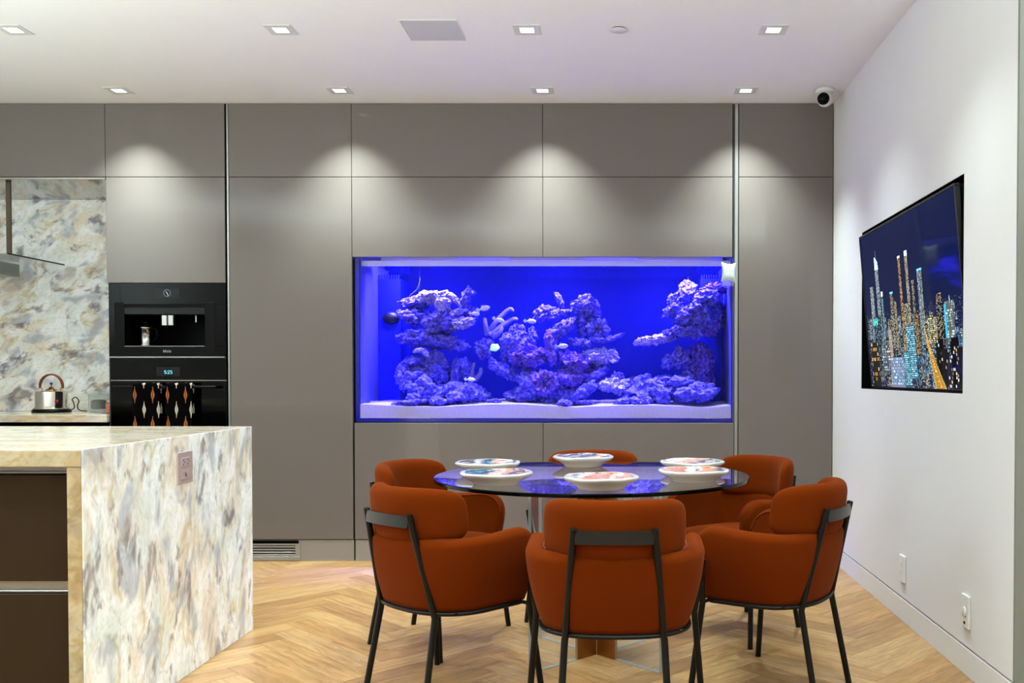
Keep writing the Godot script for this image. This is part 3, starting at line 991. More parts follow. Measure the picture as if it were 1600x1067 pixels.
func build_island() -> void:
	var xr := -1.672
	var zf := -2.955
	var zb := -4.335
	var xl := -4.6
	var ht := 0.938
	var wt := thing("island_worktop", "waterfall stone worktop of the island with a backlit end panel", "worktop", Vector3(xr, 0, zf))
	var D := zb - zf
	one_box("top_slab", Vector3(xl - xr, ht - 0.055, D), Vector3(-0.006, ht, 0), 0.001, M.stone_slab, wt)
	tag(one_box("end_panel", Vector3(-0.05, 0.001, D), Vector3(-0.006, ht - 0.0552, 0), 0.001, M.stone_edge, wt), "cream stone edge of the end panel")
	one_box("backlit_face", Vector3(-0.0058, 0.001, D + 0.002), Vector3(0.0, ht - 0.001, -0.003), 0.0008, M.stone_backlit, wt)
	one_box("front_edge", Vector3(xl - xr, ht - 0.054, 0.0), Vector3(-0.004, ht - 0.003, 0.003), 0.001, M.stone_edge, wt)
	# one light of the face's own size stands for the LEDs behind the stone
	var al := AreaLight3D.new()
	al.name = "stone_glow_light"
	wt.add_child(al)
	al.position = Vector3(0.004, ht / 2, D / 2)
	al.rotation.y = -PI / 2
	al.area_size = Vector2(absf(D) - 0.05, ht - 0.05)
	al.light_color = Color(0.98, 0.97, 0.93)
	al.light_energy = 0.25
	al.area_range = 8.0
	al.area_attenuation = 2.0
	al.shadow_enabled = true
	var c := thing("island_cabinet", "island cabinet with two dark brown drawers and metal pull channels", "cabinet", Vector3(xr - 0.052, 0, zf))
	var L := xl - xr + 0.052
	one_box("body", Vector3(L, 0.06, D + 0.004), Vector3(-0.001, ht - 0.057, -0.066), 0, M.carcass, c)
	one_box("plinth", Vector3(L, 0.0, D + 0.05), Vector3(-0.004, 0.059, -0.09), 0, M.carcass, c)
	for d in [[0.514, 0.853], [0.062, 0.474]]:
		one_box("drawer", Vector3(L, d[0], -0.065), Vector3(-0.004, d[1], -0.043), 0.0015, M.brown_lacquer, c)
	for y in [0.858, 0.478]:
		var st := begin()
		box(st, Vector3(L, y, -0.064), Vector3(-0.003, y + 0.006, -0.045), 0.001)
		box(st, Vector3(L, y + 0.006, -0.0645), Vector3(-0.003, y + 0.034 if y < 0.7 else y + 0.022, -0.058), 0.001)
		part("pull_channel", st, M.aluminium, c)
	# power outlet on the backlit face
	var o := thing("power_outlet", "pinkish metal outlet plate on the island's backlit end", "outlet", Vector3(xr + 0.0004, 0.814, -3.648))
	one_box("plate", Vector3(0, -0.062, -0.064), Vector3(0.006, 0.062, 0.064), 0.0015, M.outlet_pink, o)
	one_box("socket_face", Vector3(0.006, 0.006, -0.034), Vector3(0.009, 0.040, 0.034), 0.001, M.outlet_pink, o)
	one_box("switch_face", Vector3(0.006, -0.044, -0.034), Vector3(0.009, -0.010, 0.034), 0.001, M.outlet_pink, o)
	st_slots(o)

func st_slots(o: Node) -> void:
	var st := begin()
	for k in [-1, 1]:
		for h in [[0.031, 0.006], [0.014, 0.006]]:
			boxc(st, Vector3(0.0092, h[0], k * 0.019 + 0.005), Vector3(0.001, 0.005, 0.004))
		boxc(st, Vector3(0.0092, 0.0225, k * 0.019 - 0.008), Vector3(0.001, 0.004, 0.004))
	boxc(st, Vector3(0.0092, -0.027, 0.002), Vector3(0.001, 0.016, 0.005))
	part("slot", st, M.black_matt, o)

# ---------------------------------------------------------------- aquarium

const TX0 := -1.642
const TX1 := 0.757
const TY0 := 0.879
const TY1 := 1.9125
const TF := -5.945       # outer face of the front pane
const TB := -6.72        # back wall of the tank
const WATER := 1.862

func build_aquarium() -> void:
	var t := thing("aquarium", "long reef aquarium lit blue, built flush into the cabinets", "aquarium", Vector3((TX0 + TX1) / 2, TY0, TF))
	var w := (TX1 - TX0) / 2
	var h := TY1 - TY0
	var d := TB - TF
	one_box("front_pane", Vector3(-w + 0.001, 0.001, -0.012), Vector3(w - 0.001, h, 0.0), 0.001, M.tank_glass, t)
	one_box("side_pane", Vector3(-w, 0.0, d), Vector3(-w + 0.028, h, -0.0125), 0.001, M.tank_side, t)
	one_box("side_pane", Vector3(w - 0.028, 0.0, d), Vector3(w, h, -0.0125), 0.001, M.tank_side, t)
	var st := begin()
	box(st, Vector3(-w, 0.0, -0.026), Vector3(-w + 0.028, h, -0.0122), 0.001)
	box(st, Vector3(w - 0.028, 0.0, -0.026), Vector3(w, h, -0.0122), 0.001)
	box(st, Vector3(-w + 0.028, 0.0, -0.026), Vector3(w - 0.028, 0.024, -0.0122), 0.001)
	part("pane_edge", st, M.tank_frame, t)
	one_box("back_panel", Vector3(-w, 0.0, d - 0.012), Vector3(w, 1.078, d), 0, M.tank_back, t)  # blue carried above the waterline in place of the surface's reflection
	one_box("bottom_pane", Vector3(-w + 0.028, 0.0, d), Vector3(w - 0.028, 0.02, -0.0265), 0, M.tank_frame, t)
	# white lining behind the lamps, above the water
	st = begin()
	box(st, Vector3(-w, 1.0785, d - 0.012), Vector3(w, 1.16, d))
	box(st, Vector3(-w, h + 0.128, d), Vector3(w, h + 0.138, -0.045))
	part("hood_lining", st, M.hood_white, t)
	one_box("top_brace", Vector3(-w + 0.028, WATER - TY0 + 0.004, -0.07), Vector3(w - 0.028, h - 0.012, -0.055), 0.002, M.brace_acrylic, t)
	# overflow boxes in the back corners, toothed along the top
	for s in [-1, 1]:
		st = begin()
		var x0: float = -w + 0.029 if s < 0 else w - 0.029 - 0.155
		var x1 := x0 + 0.155
		var top := WATER - TY0 - 0.035
		box(st, Vector3(x0, 0.02, d + 0.001), Vector3(x1, top, -0.47), 0.002)
		for k in 9:
			box(st, Vector3(x0 + 0.006 + k * 0.0165, top, -0.478), Vector3(x0 + 0.014 + k * 0.0165, top + 0.03, -0.4705))
		part("overflow_box", st, M.overflow_blue, t)
	# rippled water surface
	st = begin()
	var nz := noise(61, 1.0, 3)
	var rows := []
	for j in 40:
		var row := PackedVector3Array()
		for i in 120:
			var x := lerpf(-w + 0.029, w - 0.029, i / 119.0)
			var z := lerpf(-0.0125, d + 0.001, j / 39.0)
			row.append(Vector3(x, WATER - TY0 + 0.002 * nz.get_noise_2d(x * 7.0, z * 9.0), z))
		rows.append(row)
	skin(st, rows, false, false, 1)
	var wm := pane_mat("water_skin", Color(0.5, 0.6, 1.0), 0.02)
	wm.metallic_specular = 0.3
	part("water_surface", st, wm, t)
	# sand bed, its cut face against the glass
	st = begin()
	rows = []
	var sn := noise(62, 1.0, 3)
	var front := [0.112, 0.105, 0.098, 0.096, 0.104, 0.112, 0.113, 0.104, 0.094, 0.100, 0.106, 0.107, 0.101, 0.092, 0.103]
	for j in 30:
		var row := PackedVector3Array()
		var v := j / 29.0
		for i in 97:
			var u := i / 96.0
			var f := u * 14.0
			var fi := mini(int(f), 13)
			var hf: float = lerpf(front[fi], front[fi + 1], smoothstep(0, 1, f - fi))
			var y := hf + 0.020 * sn.get_noise_2d(u * 6.0, v * 4.0) * smoothstep(0, 0.3, v) + 0.012 * smoothstep(0.0, 0.4, v)
			row.append(Vector3(lerpf(-w + 0.029, w - 0.029, u), y, lerpf(-0.0135, d + 0.002, v)))
		rows.append(row)
	skin(st, rows, false, false, 1)
	var low := PackedVector3Array()
	var lipt := PackedVector3Array()
	for p in rows[0]:
		low.append(Vector3(p.x, 0.025, p.z))
		lipt.append(p)
	skin(st, [low, lipt], false, false, 2)
	var sb := part("sand_bed", st, M.sand)
	sb.position = t.position
	tag(sb, "pale rippled sand bed along the bottom of the aquarium", "sand", "", "stuff")
	# lamps over the water
	for k in 3:
		var x: float = [-1.27, -0.44, 0.39][k]
		var l := thing("aquarium_lamp", ["blue-white light bar over the aquarium's left reef", "blue-white light bar over the aquarium's middle reef", "blue-white light bar over the aquarium's right reef"][k], "aquarium light", Vector3(x, TY1 + 0.085, -6.17), 0.0, "light bars over the aquarium")
		one_box("housing", Vector3(-0.25, 0.0, -0.03), Vector3(0.25, 0.03, 0.03), 0.004, M.hood_white, l)
		one_box("added_glare_lip", Vector3(-0.25, -0.078, 0.022), Vector3(0.25, 0.0, 0.03), 0.001, M.hood_white, l)  # lip added to keep direct blue light out of the room
		for q in 9: one_box("added_louvre_fin", Vector3(-0.241 + q * 0.06, -0.06, -0.03), Vector3(-0.239 + q * 0.06, -0.010, 0.0218), 0.0, M.pump_black, l)  # dark fins added to cut the sideways spill of blue light
		one_box("glowing_panel", Vector3(-0.24, -0.004, -0.017), Vector3(0.24, 0.0, 0.017), 0.001, M.led_blue, l)
		one_box("bracket", Vector3(-0.02, 0.03, -0.02), Vector3(0.02, 0.043, 0.02), 0, M.hood_white, l)
		var al := AreaLight3D.new()
		al.name = "actinic_light"
		l.add_child(al)
		al.position = Vector3(0, -0.008, 0)
		al.rotation.x = -PI / 2
		al.area_size = Vector2(0.48, 0.03)
		al.light_color = Color(0.41, 0.39, 1.0)
		al.light_energy = 17.0
		al.area_range = 8.0
		al.area_attenuation = 2.0
		al.shadow_enabled = true
	# circulation pump with its cable
	var p := thing("circulation_pump", "dark oval circulation pump on the aquarium's left overflow box", "pump", Vector3(-1.525, 1.565, -6.41))
	st = begin()
	var prof := []
	for k in 11:
		var a := PI * k / 10.0 - PI / 2
		prof.append(Vector2(maxf(0.0005, 0.060 * cos(a)), 0.035 * sin(a)))
	lathe(st, prof, 28)
	var body := part("housing", st, M.pump_black, p)
	body.rotation.x = PI / 2
	body.scale = Vector3(1, 1, 0.75)
	st = begin()
	tube(st, smooth_path([Vector3(0.05, 0.01, 0), Vector3(0.085, 0.05, -0.02), Vector3(0.10, 0.11, -0.03), Vector3(0.13, 0.16, -0.04), Vector3(0.17, 0.20, -0.05), Vector3(0.19, 0.27, -0.06)], 6), 0.0045, 8)
	part("cable", st, M.pump_black, p)
	st = begin()
	tube(st, [Vector3(0, 0, 0), Vector3(0, 0, -0.04)], 0.02, 14)
	part("magnet_mount", st, M.pump_black, p)
	var c2 := thing("aquarium_cable", "thin dark cable hanging behind the left reef's top", "cable", Vector3(-1.352, 1.68, -6.52))
	st = begin()
	tube(st, smooth_path([Vector3(0.01, 0.0, 0), Vector3(-0.004, 0.06, 0), Vector3(0.002, 0.12, 0), Vector3(0.0, 0.175, 0)], 5), 0.004, 8)
	part("lead", st, M.pump_black, c2)
	var c3 := thing("aquarium_cable", "thin dark cables hanging behind the right reef's top", "cable", Vector3(0.50, 1.66, -6.5))
	st = begin()
	tube(st, smooth_path([Vector3(0.0, 0.0, 0), Vector3(-0.004, 0.08, 0), Vector3(-0.002, 0.19, 0)], 5), 0.004, 8)
	tube(st, smooth_path([Vector3(0.12, -0.10, 0), Vector3(0.098, -0.02, 0), Vector3(0.10, 0.08, 0), Vector3(0.095, 0.19, 0)], 5), 0.005, 8)
	part("lead", st, M.pump_black, c3)
	# pouch taped to the pane's upper corner
	var po := thing("white_pouch", "small crumpled white pouch hanging on the aquarium's upper right corner", "pouch", Vector3(0.706, 1.818, TF + 0.022))
	st = begin()
	for side in [-1.0, 1.0]:
		rows = []
		for j in 13:
			var row := PackedVector3Array()
			for i in 13:
				var u := i / 6.0 - 1.0
				var v := j / 6.0 - 1.0
				var pinch := 1.0 - 0.20 * (1.0 - u * u) * absf(v) ** 3
				var px := u * 0.047 * (1.0 - 0.16 * (1.0 - v * v) * absf(u) ** 3)
				var py := v * 0.064 * pinch - 0.004 * u
				var pz: float = side * (0.018 * (1.0 - u ** 4) * (1.0 - v ** 4) + 0.0006)
				row.append(Vector3(px, py, pz))
			rows.append(row)
		skin(st, rows, false, false, 1, side > 0)
	part("bag", st, mat("pouch_foil", Color(0.80, 0.85, 0.84), 0.35), po)
	one_box("clear_flap", Vector3(-0.042, -0.085, -0.001), Vector3(0.034, -0.055, 0.0005), 0, pane_mat("flap_film", Color(0.8, 0.85, 1.0), 0.2), po)

# ---------------------------------------------------------------- reef

var ico_v := PackedVector3Array()
var ico_i := PackedInt32Array()

func icosphere(sub: int) -> void:
	var p := (1.0 + sqrt(5.0)) / 2.0
	var v := [Vector3(-1, p, 0), Vector3(1, p, 0), Vector3(-1, -p, 0), Vector3(1, -p, 0), Vector3(0, -1, p), Vector3(0, 1, p), Vector3(0, -1, -p), Vector3(0, 1, -p), Vector3(p, 0, -1), Vector3(p, 0, 1), Vector3(-p, 0, -1), Vector3(-p, 0, 1)]
	for i in v.size(): v[i] = v[i].normalized()
	var f := [0, 11, 5, 0, 5, 1, 0, 1, 7, 0, 7, 10, 0, 10, 11, 1, 5, 9, 5, 11, 4, 11, 10, 2, 10, 7, 6, 7, 1, 8, 3, 9, 4, 3, 4, 2, 3, 2, 6, 3, 6, 8, 3, 8, 9, 4, 9, 5, 2, 4, 11, 6, 2, 10, 8, 6, 7, 9, 8, 1]
	for s in sub:
		var mid := {}
		var nf := []
		for k in range(0, f.size(), 3):
			var m := []
			for e in 3:
				var a: int = f[k + e]
				var b: int = f[k + (e + 1) % 3]
				var key := mini(a, b) * 100000 + maxi(a, b)
				if not mid.has(key):
					mid[key] = v.size()
					v.append(((v[a] + v[b]) / 2).normalized())
				m.append(mid[key])
			nf.append_array([f[k], m[0], m[2], f[k + 1], m[1], m[0], f[k + 2], m[2], m[1], m[0], m[1], m[2]])
		f = nf
	ico_v = PackedVector3Array(v)
	for k in range(0, f.size(), 3): ico_i.append_array([f[k], f[k + 2], f[k + 1]])

# a lump of reef rock: stretched ball pushed about by noise; bend curls it, hollow sinks a cave into its front
func rock_mesh(size: Vector3, sd: int, rough: float, bend := 0.0, hollow := 0.0) -> ArrayMesh:
	var mean := (size.x + size.y + size.z) / 3.0
	var big := noise(sd, 1.15, 2)
	var mid := noise(sd + 1, 2.6, 3)
	mid.fractal_type = FastNoiseLite.FRACTAL_RIDGED
	var pit := noise(sd + 2, 1.0, 1, FastNoiseLite.TYPE_CELLULAR)
	var v := PackedVector3Array()
	for d in ico_v:
		var p := Vector3(d.x * size.x, d.y * size.y, d.z * size.z)
		var q := p / mean
		var k := 1.0 + rough * (0.75 * big.get_noise_3dv(q * 1.0 + Vector3(3, 1, 7)) + 0.26 * mid.get_noise_3dv(q))
		var w := p * k
		w += mean * rough * 0.30 * Vector3(big.get_noise_3dv(q * 2.2 + Vector3(11, 0, 0)), big.get_noise_3dv(q * 2.2 + Vector3(0, 23, 0)), big.get_noise_3dv(q * 2.2 + Vector3(0, 0, 31)))
		w += d * 0.016 * pit.get_noise_3dv(w * 34.0)
		if hollow > 0.0:
			w -= d * mean * hollow * smoothstep(0.62, 0.92, d.dot(Vector3(0.05, 0.0, 1.0).normalized())) * 1.6
		if bend != 0.0:
			w.y -= bend * (w.x / size.x) ** 2 * size.x
		v.append(w)
	var n := PackedVector3Array()
	n.resize(v.size())
	for k in range(0, ico_i.size(), 3):
		var a := v[ico_i[k]]
		var fn := (v[ico_i[k + 2]] - a).cross(v[ico_i[k + 1]] - a)
		for e in 3: n[ico_i[k + e]] += fn
	for i in n.size(): n[i] = n[i].normalized()
	var arr := []
	arr.resize(Mesh.ARRAY_MAX)
	arr[Mesh.ARRAY_VERTEX] = v
	arr[Mesh.ARRAY_NORMAL] = n
	arr[Mesh.ARRAY_INDEX] = ico_i
	var m := ArrayMesh.new()
	m.add_surface_from_arrays(Mesh.PRIMITIVE_TRIANGLES, arr)
	return m

# place of a spot of the reef that lies dep metres behind the pane, from where it shows on the pane
func reef_at(px: float, py: float, dep: float) -> Vector3:
	var z := -TF + dep
	var x := (px - 962.0) / FOCAL
	var y := -(py - 588.0 - FOCAL * tan(PITCH)) / FOCAL
	var r := Vector3(x, y, -1).rotated(Vector3.RIGHT, -PITCH)
	return Vector3(0, EYE, 0) + r * (z / -r.z)

func build_reef() -> void:
	icosphere(4)
	var G := "live rocks of the aquarium reef"
	# px, py, half width, half height (pixels), depth behind the pane, tilt degrees, roughness, bend, hollow, material, label
	var L := [
		[652, 592, 30, 20, 0.30, 0, 0.9, 0.0, 0.0, 0, "squat rock at the foot of the left reef, around the dark cave"],
		[650, 565, 26, 9, 0.30, 6, 0.8, 0.25, 0.0, 0, "arched rock roofing the dark cave of the left reef"],
		[632, 590, 11, 18, 0.26, 8, 0.8, 0.0, 0.0, 0, "upright rock walling the dark cave on its left"],
		[663, 610, 20, 19, 0.20, 0, 0.9, 0.0, 0.0, 0, "knobbly rock right below the dark cave of the left reef"],
		[683, 580, 17, 28, 0.32, 10, 0.9, 0.0, 0.0, 0, "steep rock rising right of the dark cave"],
		[706, 614, 34, 15, 0.25, 4, 0.9, 0.1, 0.0, 0, "broad low rock at the left reef's right foot"],
		[738, 616, 26, 13, 0.26, -10, 0.9, 0.0, 0.0, 0, "sloping rock at the right end of the left reef"],
		[773, 627, 11, 5, 0.20, 0, 0.7, 0.0, 0.0, 0, "small dome rock alone on the sand between left and middle reefs"],
		[640, 629, 26, 5, 0.10, 8, 0.8, 0.0, 0.0, 0, "flat rubble rock on the sand at the far left"],
		[646, 622, 12, 8, 0.12, 0, 0.8, 0.0, 0.0, 0, "small peaked rock on the sand in front of the left reef"],
		[684, 627, 13, 7, 0.10, -8, 0.8, 0.0, 0.0, 0, "rounded pale rock on the sand before the left reef"],
		[660, 548, 14, 5, 0.22, -18, 0.6, 0.5, 0.0, 2, "bright curled coral branch above the dark cave"],
		[713, 585, 9, 22, 0.35, -6, 0.8, 0.0, 0.0, 0, "finger-like rock pair standing in the left reef's gap"],
		[728, 576, 9, 16, 0.35, 12, 0.8, 0.0, 0.0, 0, "short knobby finger rock at the left reef's right"],
		[668, 528, 44, 13, 0.35, -6, 0.8, 0.1, 0.0, 0, "wide overhanging slab in the middle of the left reef"],
		[704, 535, 26, 9, 0.28, -14, 0.9, 0.0, 0.0, 0, "pale ledge at the slab's right end in the left reef"],
		[690, 503, 26, 16, 0.28, 4, 1.0, 0.0, 0.0, 0, "pale lumpy rock in the heart of the left reef"],
		[720, 505, 18, 8, 0.24, 6, 1.1, 0.0, 0.0, 2, "bright encrusted coral clump right of the left reef's heart"],
		[650, 495, 26, 10, 0.34, -6, 1.0, 0.0, 0.0, 0, "thin shelf rock at the left reef's left"],
		[648, 474, 22, 9, 0.36, 4, 1.0, 0.0, 0.0, 0, "dark craggy rock near the left reef's top left"],
		[676, 464, 24, 9, 0.28, 0, 1.1, 0.0, 0.0, 2, "bright knobbly coral crust on the left reef's top"],
		[692, 475, 13, 11, 0.24, -10, 1.1, 0.0, 0.0, 2, "bright warty coral lump under the left reef's top crust"],
		[706, 464, 17, 6, 0.28, -32, 0.7, 0.25, 0.0, 2, "slanting pale coral finger at the left reef's top"],
		[728, 466, 8, 16, 0.28, -18, 0.7, 0.0, 0.0, 0, "hooked rock finger at the left reef's top right"],
		[736, 457, 9, 4, 0.28, 8, 0.6, 0.2, 0.0, 2, "small pale hook tip at the left reef's highest point"],
		[735, 488, 13, 9, 0.32, -8, 1.0, 0.0, 0.0, 0, "small craggy rock jutting right from the left reef"],
		[712, 490, 15, 6, 0.26, 30, 0.9, 0.0, 0.0, 2, "pale rising coral branch below the hooked finger"],
		[757, 545, 14, 13, 0.34, -20, 1.0, 0.0, 0.0, 0, "craggy rock left of the glowing round coral"],
		[805, 540, 20, 22, 0.32, -14, 1.0, 0.0, 0.0, 0, "peaked rock at the middle reef's left shoulder"],
		[808, 520, 12, 12, 0.34, 0, 1.0, 0.0, 0.0, 0, "blunt summit rock of the middle reef's left shoulder"],
		[832, 528, 8, 16, 0.30, 6, 0.8, 0.0, 0.0, 0, "upright finger rock on the middle reef's left"],
		[824, 556, 28, 17, 0.26, 0, 1.0, 0.0, 0.0, 1, "rough purple rock in the middle reef's left half"],
		[788, 578, 27, 9, 0.28, -28, 0.8, 0.0, 0.0, 0, "slanting slab on the middle reef's left flank"],
		[838, 598, 26, 17, 0.24, 0, 0.9, 0.0, 0.0, 0, "heavy rock at the middle reef's left foot"],
		[826, 616, 32, 12, 0.28, 0, 0.7, 0.0, 0.0, 0, "low dark rock under the middle reef's left foot"],
		[852, 598, 20, 18, 0.16, 0, 0.9, 0.0, 0.35, 1, "ring-shaped rock at the front of the middle reef"],
		[862, 545, 11, 26, 0.22, 8, 0.6, 0.0, 0.0, 1, "tall pinkish finger rock in the middle reef"],
		[850, 490, 16, 10, 0.34, 24, 1.0, 0.0, 0.0, 0, "pale jagged rock at the middle reef's upper left"],
		[870, 492, 16, 8, 0.32, 10, 0.9, 0.0, 0.0, 0, "pale knob rock below the lone upright finger"],
		[874, 468, 6, 13, 0.34, 24, 0.6, 0.0, 0.0, 0, "lone upright finger rock at the middle reef's top"],
		[876, 517, 27, 10, 0.28, 38, 0.8, 0.0, 0.0, 0, "long pale diagonal rock in the middle reef"],
		[916, 476, 20, 14, 0.32, -16, 0.9, 0.25, 0.0, 0, "dome-shaped head rock at the middle reef's top right"],
		[890, 487, 14, 4, 0.34, -6, 0.7, 0.0, 0.0, 0, "thin bridge rock left of the dome-shaped head"],
		[930, 490, 9, 8, 0.32, -30, 0.9, 0.0, 0.0, 0, "small rock on the dome-shaped head's right shoulder"],
		[913, 505, 12, 22, 0.38, 0, 0.8, 0.0, 0.0, 0, "dark trunk rock under the dome-shaped head"],
		[934, 514, 16, 15, 0.28, 0, 0.9, 0.0, 0.45, 0, "heart-shaped ring rock on the middle reef's right"],
		[948, 531, 26, 5, 0.28, 8, 0.6, -0.22, 0.0, 0, "thin shelf rock curling up at its right end"],
		[907, 536, 17, 7, 0.26, -8, 1.0, 0.0, 0.0, 0, "pale ledge rock below the heart-shaped ring"],
		[936, 558, 26, 10, 0.28, 2, 1.1, 0.0, 0.0, 2, "spiky pale coral shelf on the middle reef's right"],
		[935, 574, 17, 10, 0.34, 0, 1.0, 0.0, 0.0, 0, "dark rock under the spiky pale shelf"],
		[897, 566, 26, 13, 0.24, -24, 0.9, 0.0, 0.0, 1, "sloping purple rock in the middle reef's centre"],
		[890, 590, 26, 14, 0.24, 0, 0.7, 0.0, 0.0, 1, "flat-topped block in the lower middle reef"],
		[876, 616, 34, 14, 0.30, 0, 0.7, 0.0, 0.0, 0, "wide dark rock at the foot of the middle reef"],
		[912, 612, 24, 10, 0.20, 36, 0.6, 0.0, 0.0, 0, "tilted slab leaning at the middle reef's right foot"],
		[929, 588, 24, 8, 0.26, 34, 0.6, 0.0, 0.0, 0, "smooth diagonal rock on the middle reef's right flank"],
		[926, 586, 14, 8, 0.30, 0, 0.9, 0.0, 0.0, 0, "rounded rock behind the smooth diagonal one"],
		[960, 602, 22, 11, 0.24, -6, 1.1, 0.0, 0.0, 2, "pale crusted rock low between middle and right reefs"],
		[964, 592, 12, 9, 0.26, 0, 1.0, 0.0, 0.0, 0, "small peak on the pale crusted rock"],
		[987, 603, 15, 9, 0.28, 0, 1.0, 0.0, 0.0, 0, "small rock bridging the middle and right reefs"],
		[882, 630, 11, 6, 0.06, 0, 0.8, 0.0, 0.0, 0, "small dark round rock alone on the sand at the front"],
		[915, 628, 14, 4, 0.14, 0, 0.6, 0.0, 0.0, 0, "small white dome half buried in the sand"],
		[1004, 612, 26, 20, 0.22, 24, 1.0, 0.0, 0.0, 0, "large cone-shaped rock at the right reef's left foot"],
		[975, 627, 15, 7, 0.14, 12, 0.8, 0.0, 0.0, 0, "pale rock on the sand at the right reef's left tip"],
		[1001, 626, 16, 8, 0.10, 0, 0.9, 0.0, 0.0, 0, "dark knobbly rock at the front of the right reef"],
		[1030, 613, 20, 17, 0.18, -12, 0.8, 0.0, 0.0, 0, "wedge-shaped rock at the right reef's front"],
		[1058, 596, 32, 9, 0.22, -4, 0.7, 0.0, 0.0, 0, "long boulder lying across the right reef's foot"],
		[1086, 613, 34, 13, 0.18, 6, 0.8, 0.0, 0.0, 0, "pitted boulder on the sand at the right reef's right foot"],
		[1078, 587, 12, 5, 0.26, -34, 0.8, 0.0, 0.0, 0, "small dark slanted rock above the long boulder"],
		[1046, 565, 14, 9, 0.26, 34, 1.0, 0.0, 0.0, 0, "knobbly rock reaching left in the right reef's lower half"],
		[1064, 560, 14, 15, 0.28, -8, 1.0, 0.0, 0.0, 0, "tall knobbly rock in the right reef's lower half"],
		[1084, 570, 13, 24, 0.36, 0, 0.9, 0.0, 0.0, 1, "shadowed pillar rock in the right reef"],
		[1100, 575, 14, 34, 0.32, 0, 0.9, 0.0, 0.0, 1, "tall pinkish column of the right reef"],
		[1020, 531, 28, 7, 0.26, 6, 0.9, 0.0, 0.0, 2, "pale shelf rock jutting left from the right reef"],
		[1050, 522, 17, 9, 0.28, 10, 1.0, 0.0, 0.0, 0, "rock at the root of the right reef's left shelf"],
		[1080, 518, 26, 9, 0.26, -4, 1.0, 0.0, 0.0, 0, "ledge rock across the middle of the right reef"],
		[1108, 514, 15, 13, 0.28, 0, 1.0, 0.0, 0.0, 1, "pink-crusted rock at the ledge's right end"],
		[1070, 495, 13, 13, 0.24, 0, 0.8, 0.0, 0.0, 0, "wedge rock above the right reef's middle ledge"],
		[1096, 500, 16, 11, 0.24, 12, 0.8, 0.0, 0.0, 0, "angular rock right of the wedge in the right reef"],
		[1091, 483, 18, 9, 0.24, -10, 1.0, 0.0, 0.0, 0, "rounded pale rock in the right reef's upper half"],
		[1051, 485, 16, 9, 0.28, 34, 1.0, 0.0, 0.0, 0, "pale bumpy rock at the right reef's upper left"],
		[1056, 470, 11, 11, 0.30, 20, 1.0, 0.0, 0.0, 0, "knob above the pale bumpy rock"],
		[1058, 500, 6, 12, 0.28, -10, 0.8, 0.0, 0.0, 0, "drooping pale spur of the right reef"],
		[1073, 460, 15, 20, 0.36, -14, 0.6, 0.0, 0.0, 0, "flat upright plate at the right reef's top left"],
		[1104, 466, 20, 12, 0.26, 12, 1.0, 0.0, 0.0, 0, "craggy rock near the right reef's top"],
		[1116, 452, 18, 8, 0.30, 0, 1.1, 0.0, 0.0, 1, "highest craggy rock of the right reef"],
		[1120, 490, 11, 22, 0.36, 0, 1.0, 0.0, 0.0, 0, "shadowed rock at the right reef's far right"],
	]
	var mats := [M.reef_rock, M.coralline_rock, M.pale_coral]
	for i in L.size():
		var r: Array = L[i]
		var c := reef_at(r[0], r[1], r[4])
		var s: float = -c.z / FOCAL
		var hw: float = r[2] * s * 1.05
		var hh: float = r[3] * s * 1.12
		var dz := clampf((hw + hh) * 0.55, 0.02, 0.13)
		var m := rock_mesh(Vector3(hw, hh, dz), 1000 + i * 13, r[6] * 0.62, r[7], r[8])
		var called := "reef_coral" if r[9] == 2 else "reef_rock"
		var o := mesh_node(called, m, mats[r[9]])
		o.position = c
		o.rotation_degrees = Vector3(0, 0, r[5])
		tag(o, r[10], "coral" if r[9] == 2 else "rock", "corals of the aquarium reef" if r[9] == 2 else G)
	# glowing round coral
	var b := mesh_node("brain_coral", rock_mesh(Vector3(0.036, 0.030, 0.03), 911, 0.30), M.bright_coral)
	b.position = reef_at(773, 543, 0.20)
	tag(b, "round glowing pale green coral left of the middle reef", "coral")
	# soft leather corals: bunches of fingers
	soft_coral("soft purple finger coral waving between the left and middle reefs", 763, 520, [[[0, 0], [10, -14], [22, -28], [34, -37], [40, -33]], [[2, 2], [14, -6], [28, -16], [40, -22], [46, -20]], [[-2, 4], [-4, -12], [-6, -24]], [[6, 6], [18, 0], [22, -10]]])
	soft_coral("faint soft finger coral at the left reef's lower right", 738, 592, [[[0, 0], [0, -14], [4, -26]], [[4, 2], [12, -8], [14, -18]], [[-4, 2], [-8, -10], [-6, -20]]])
	for f in [[742, 490, 8, 0.16, -6, "small pale fish beside the left reef"], [756, 482, 10, 0.18, 14, "small pale fish highest above the gap between reefs"], [780, 500, 9, 0.20, -18, "small pale fish among the soft finger corals"], [829, 502, 9, 0.20, -4, "small pale fish left of the middle reef's top"], [878, 541, 10, 0.16, 4, "small pale fish in front of the middle reef"], [735, 593, 8, 0.14, -4, "slender pale fish low in front of the left reef"]]:
		fish(f)

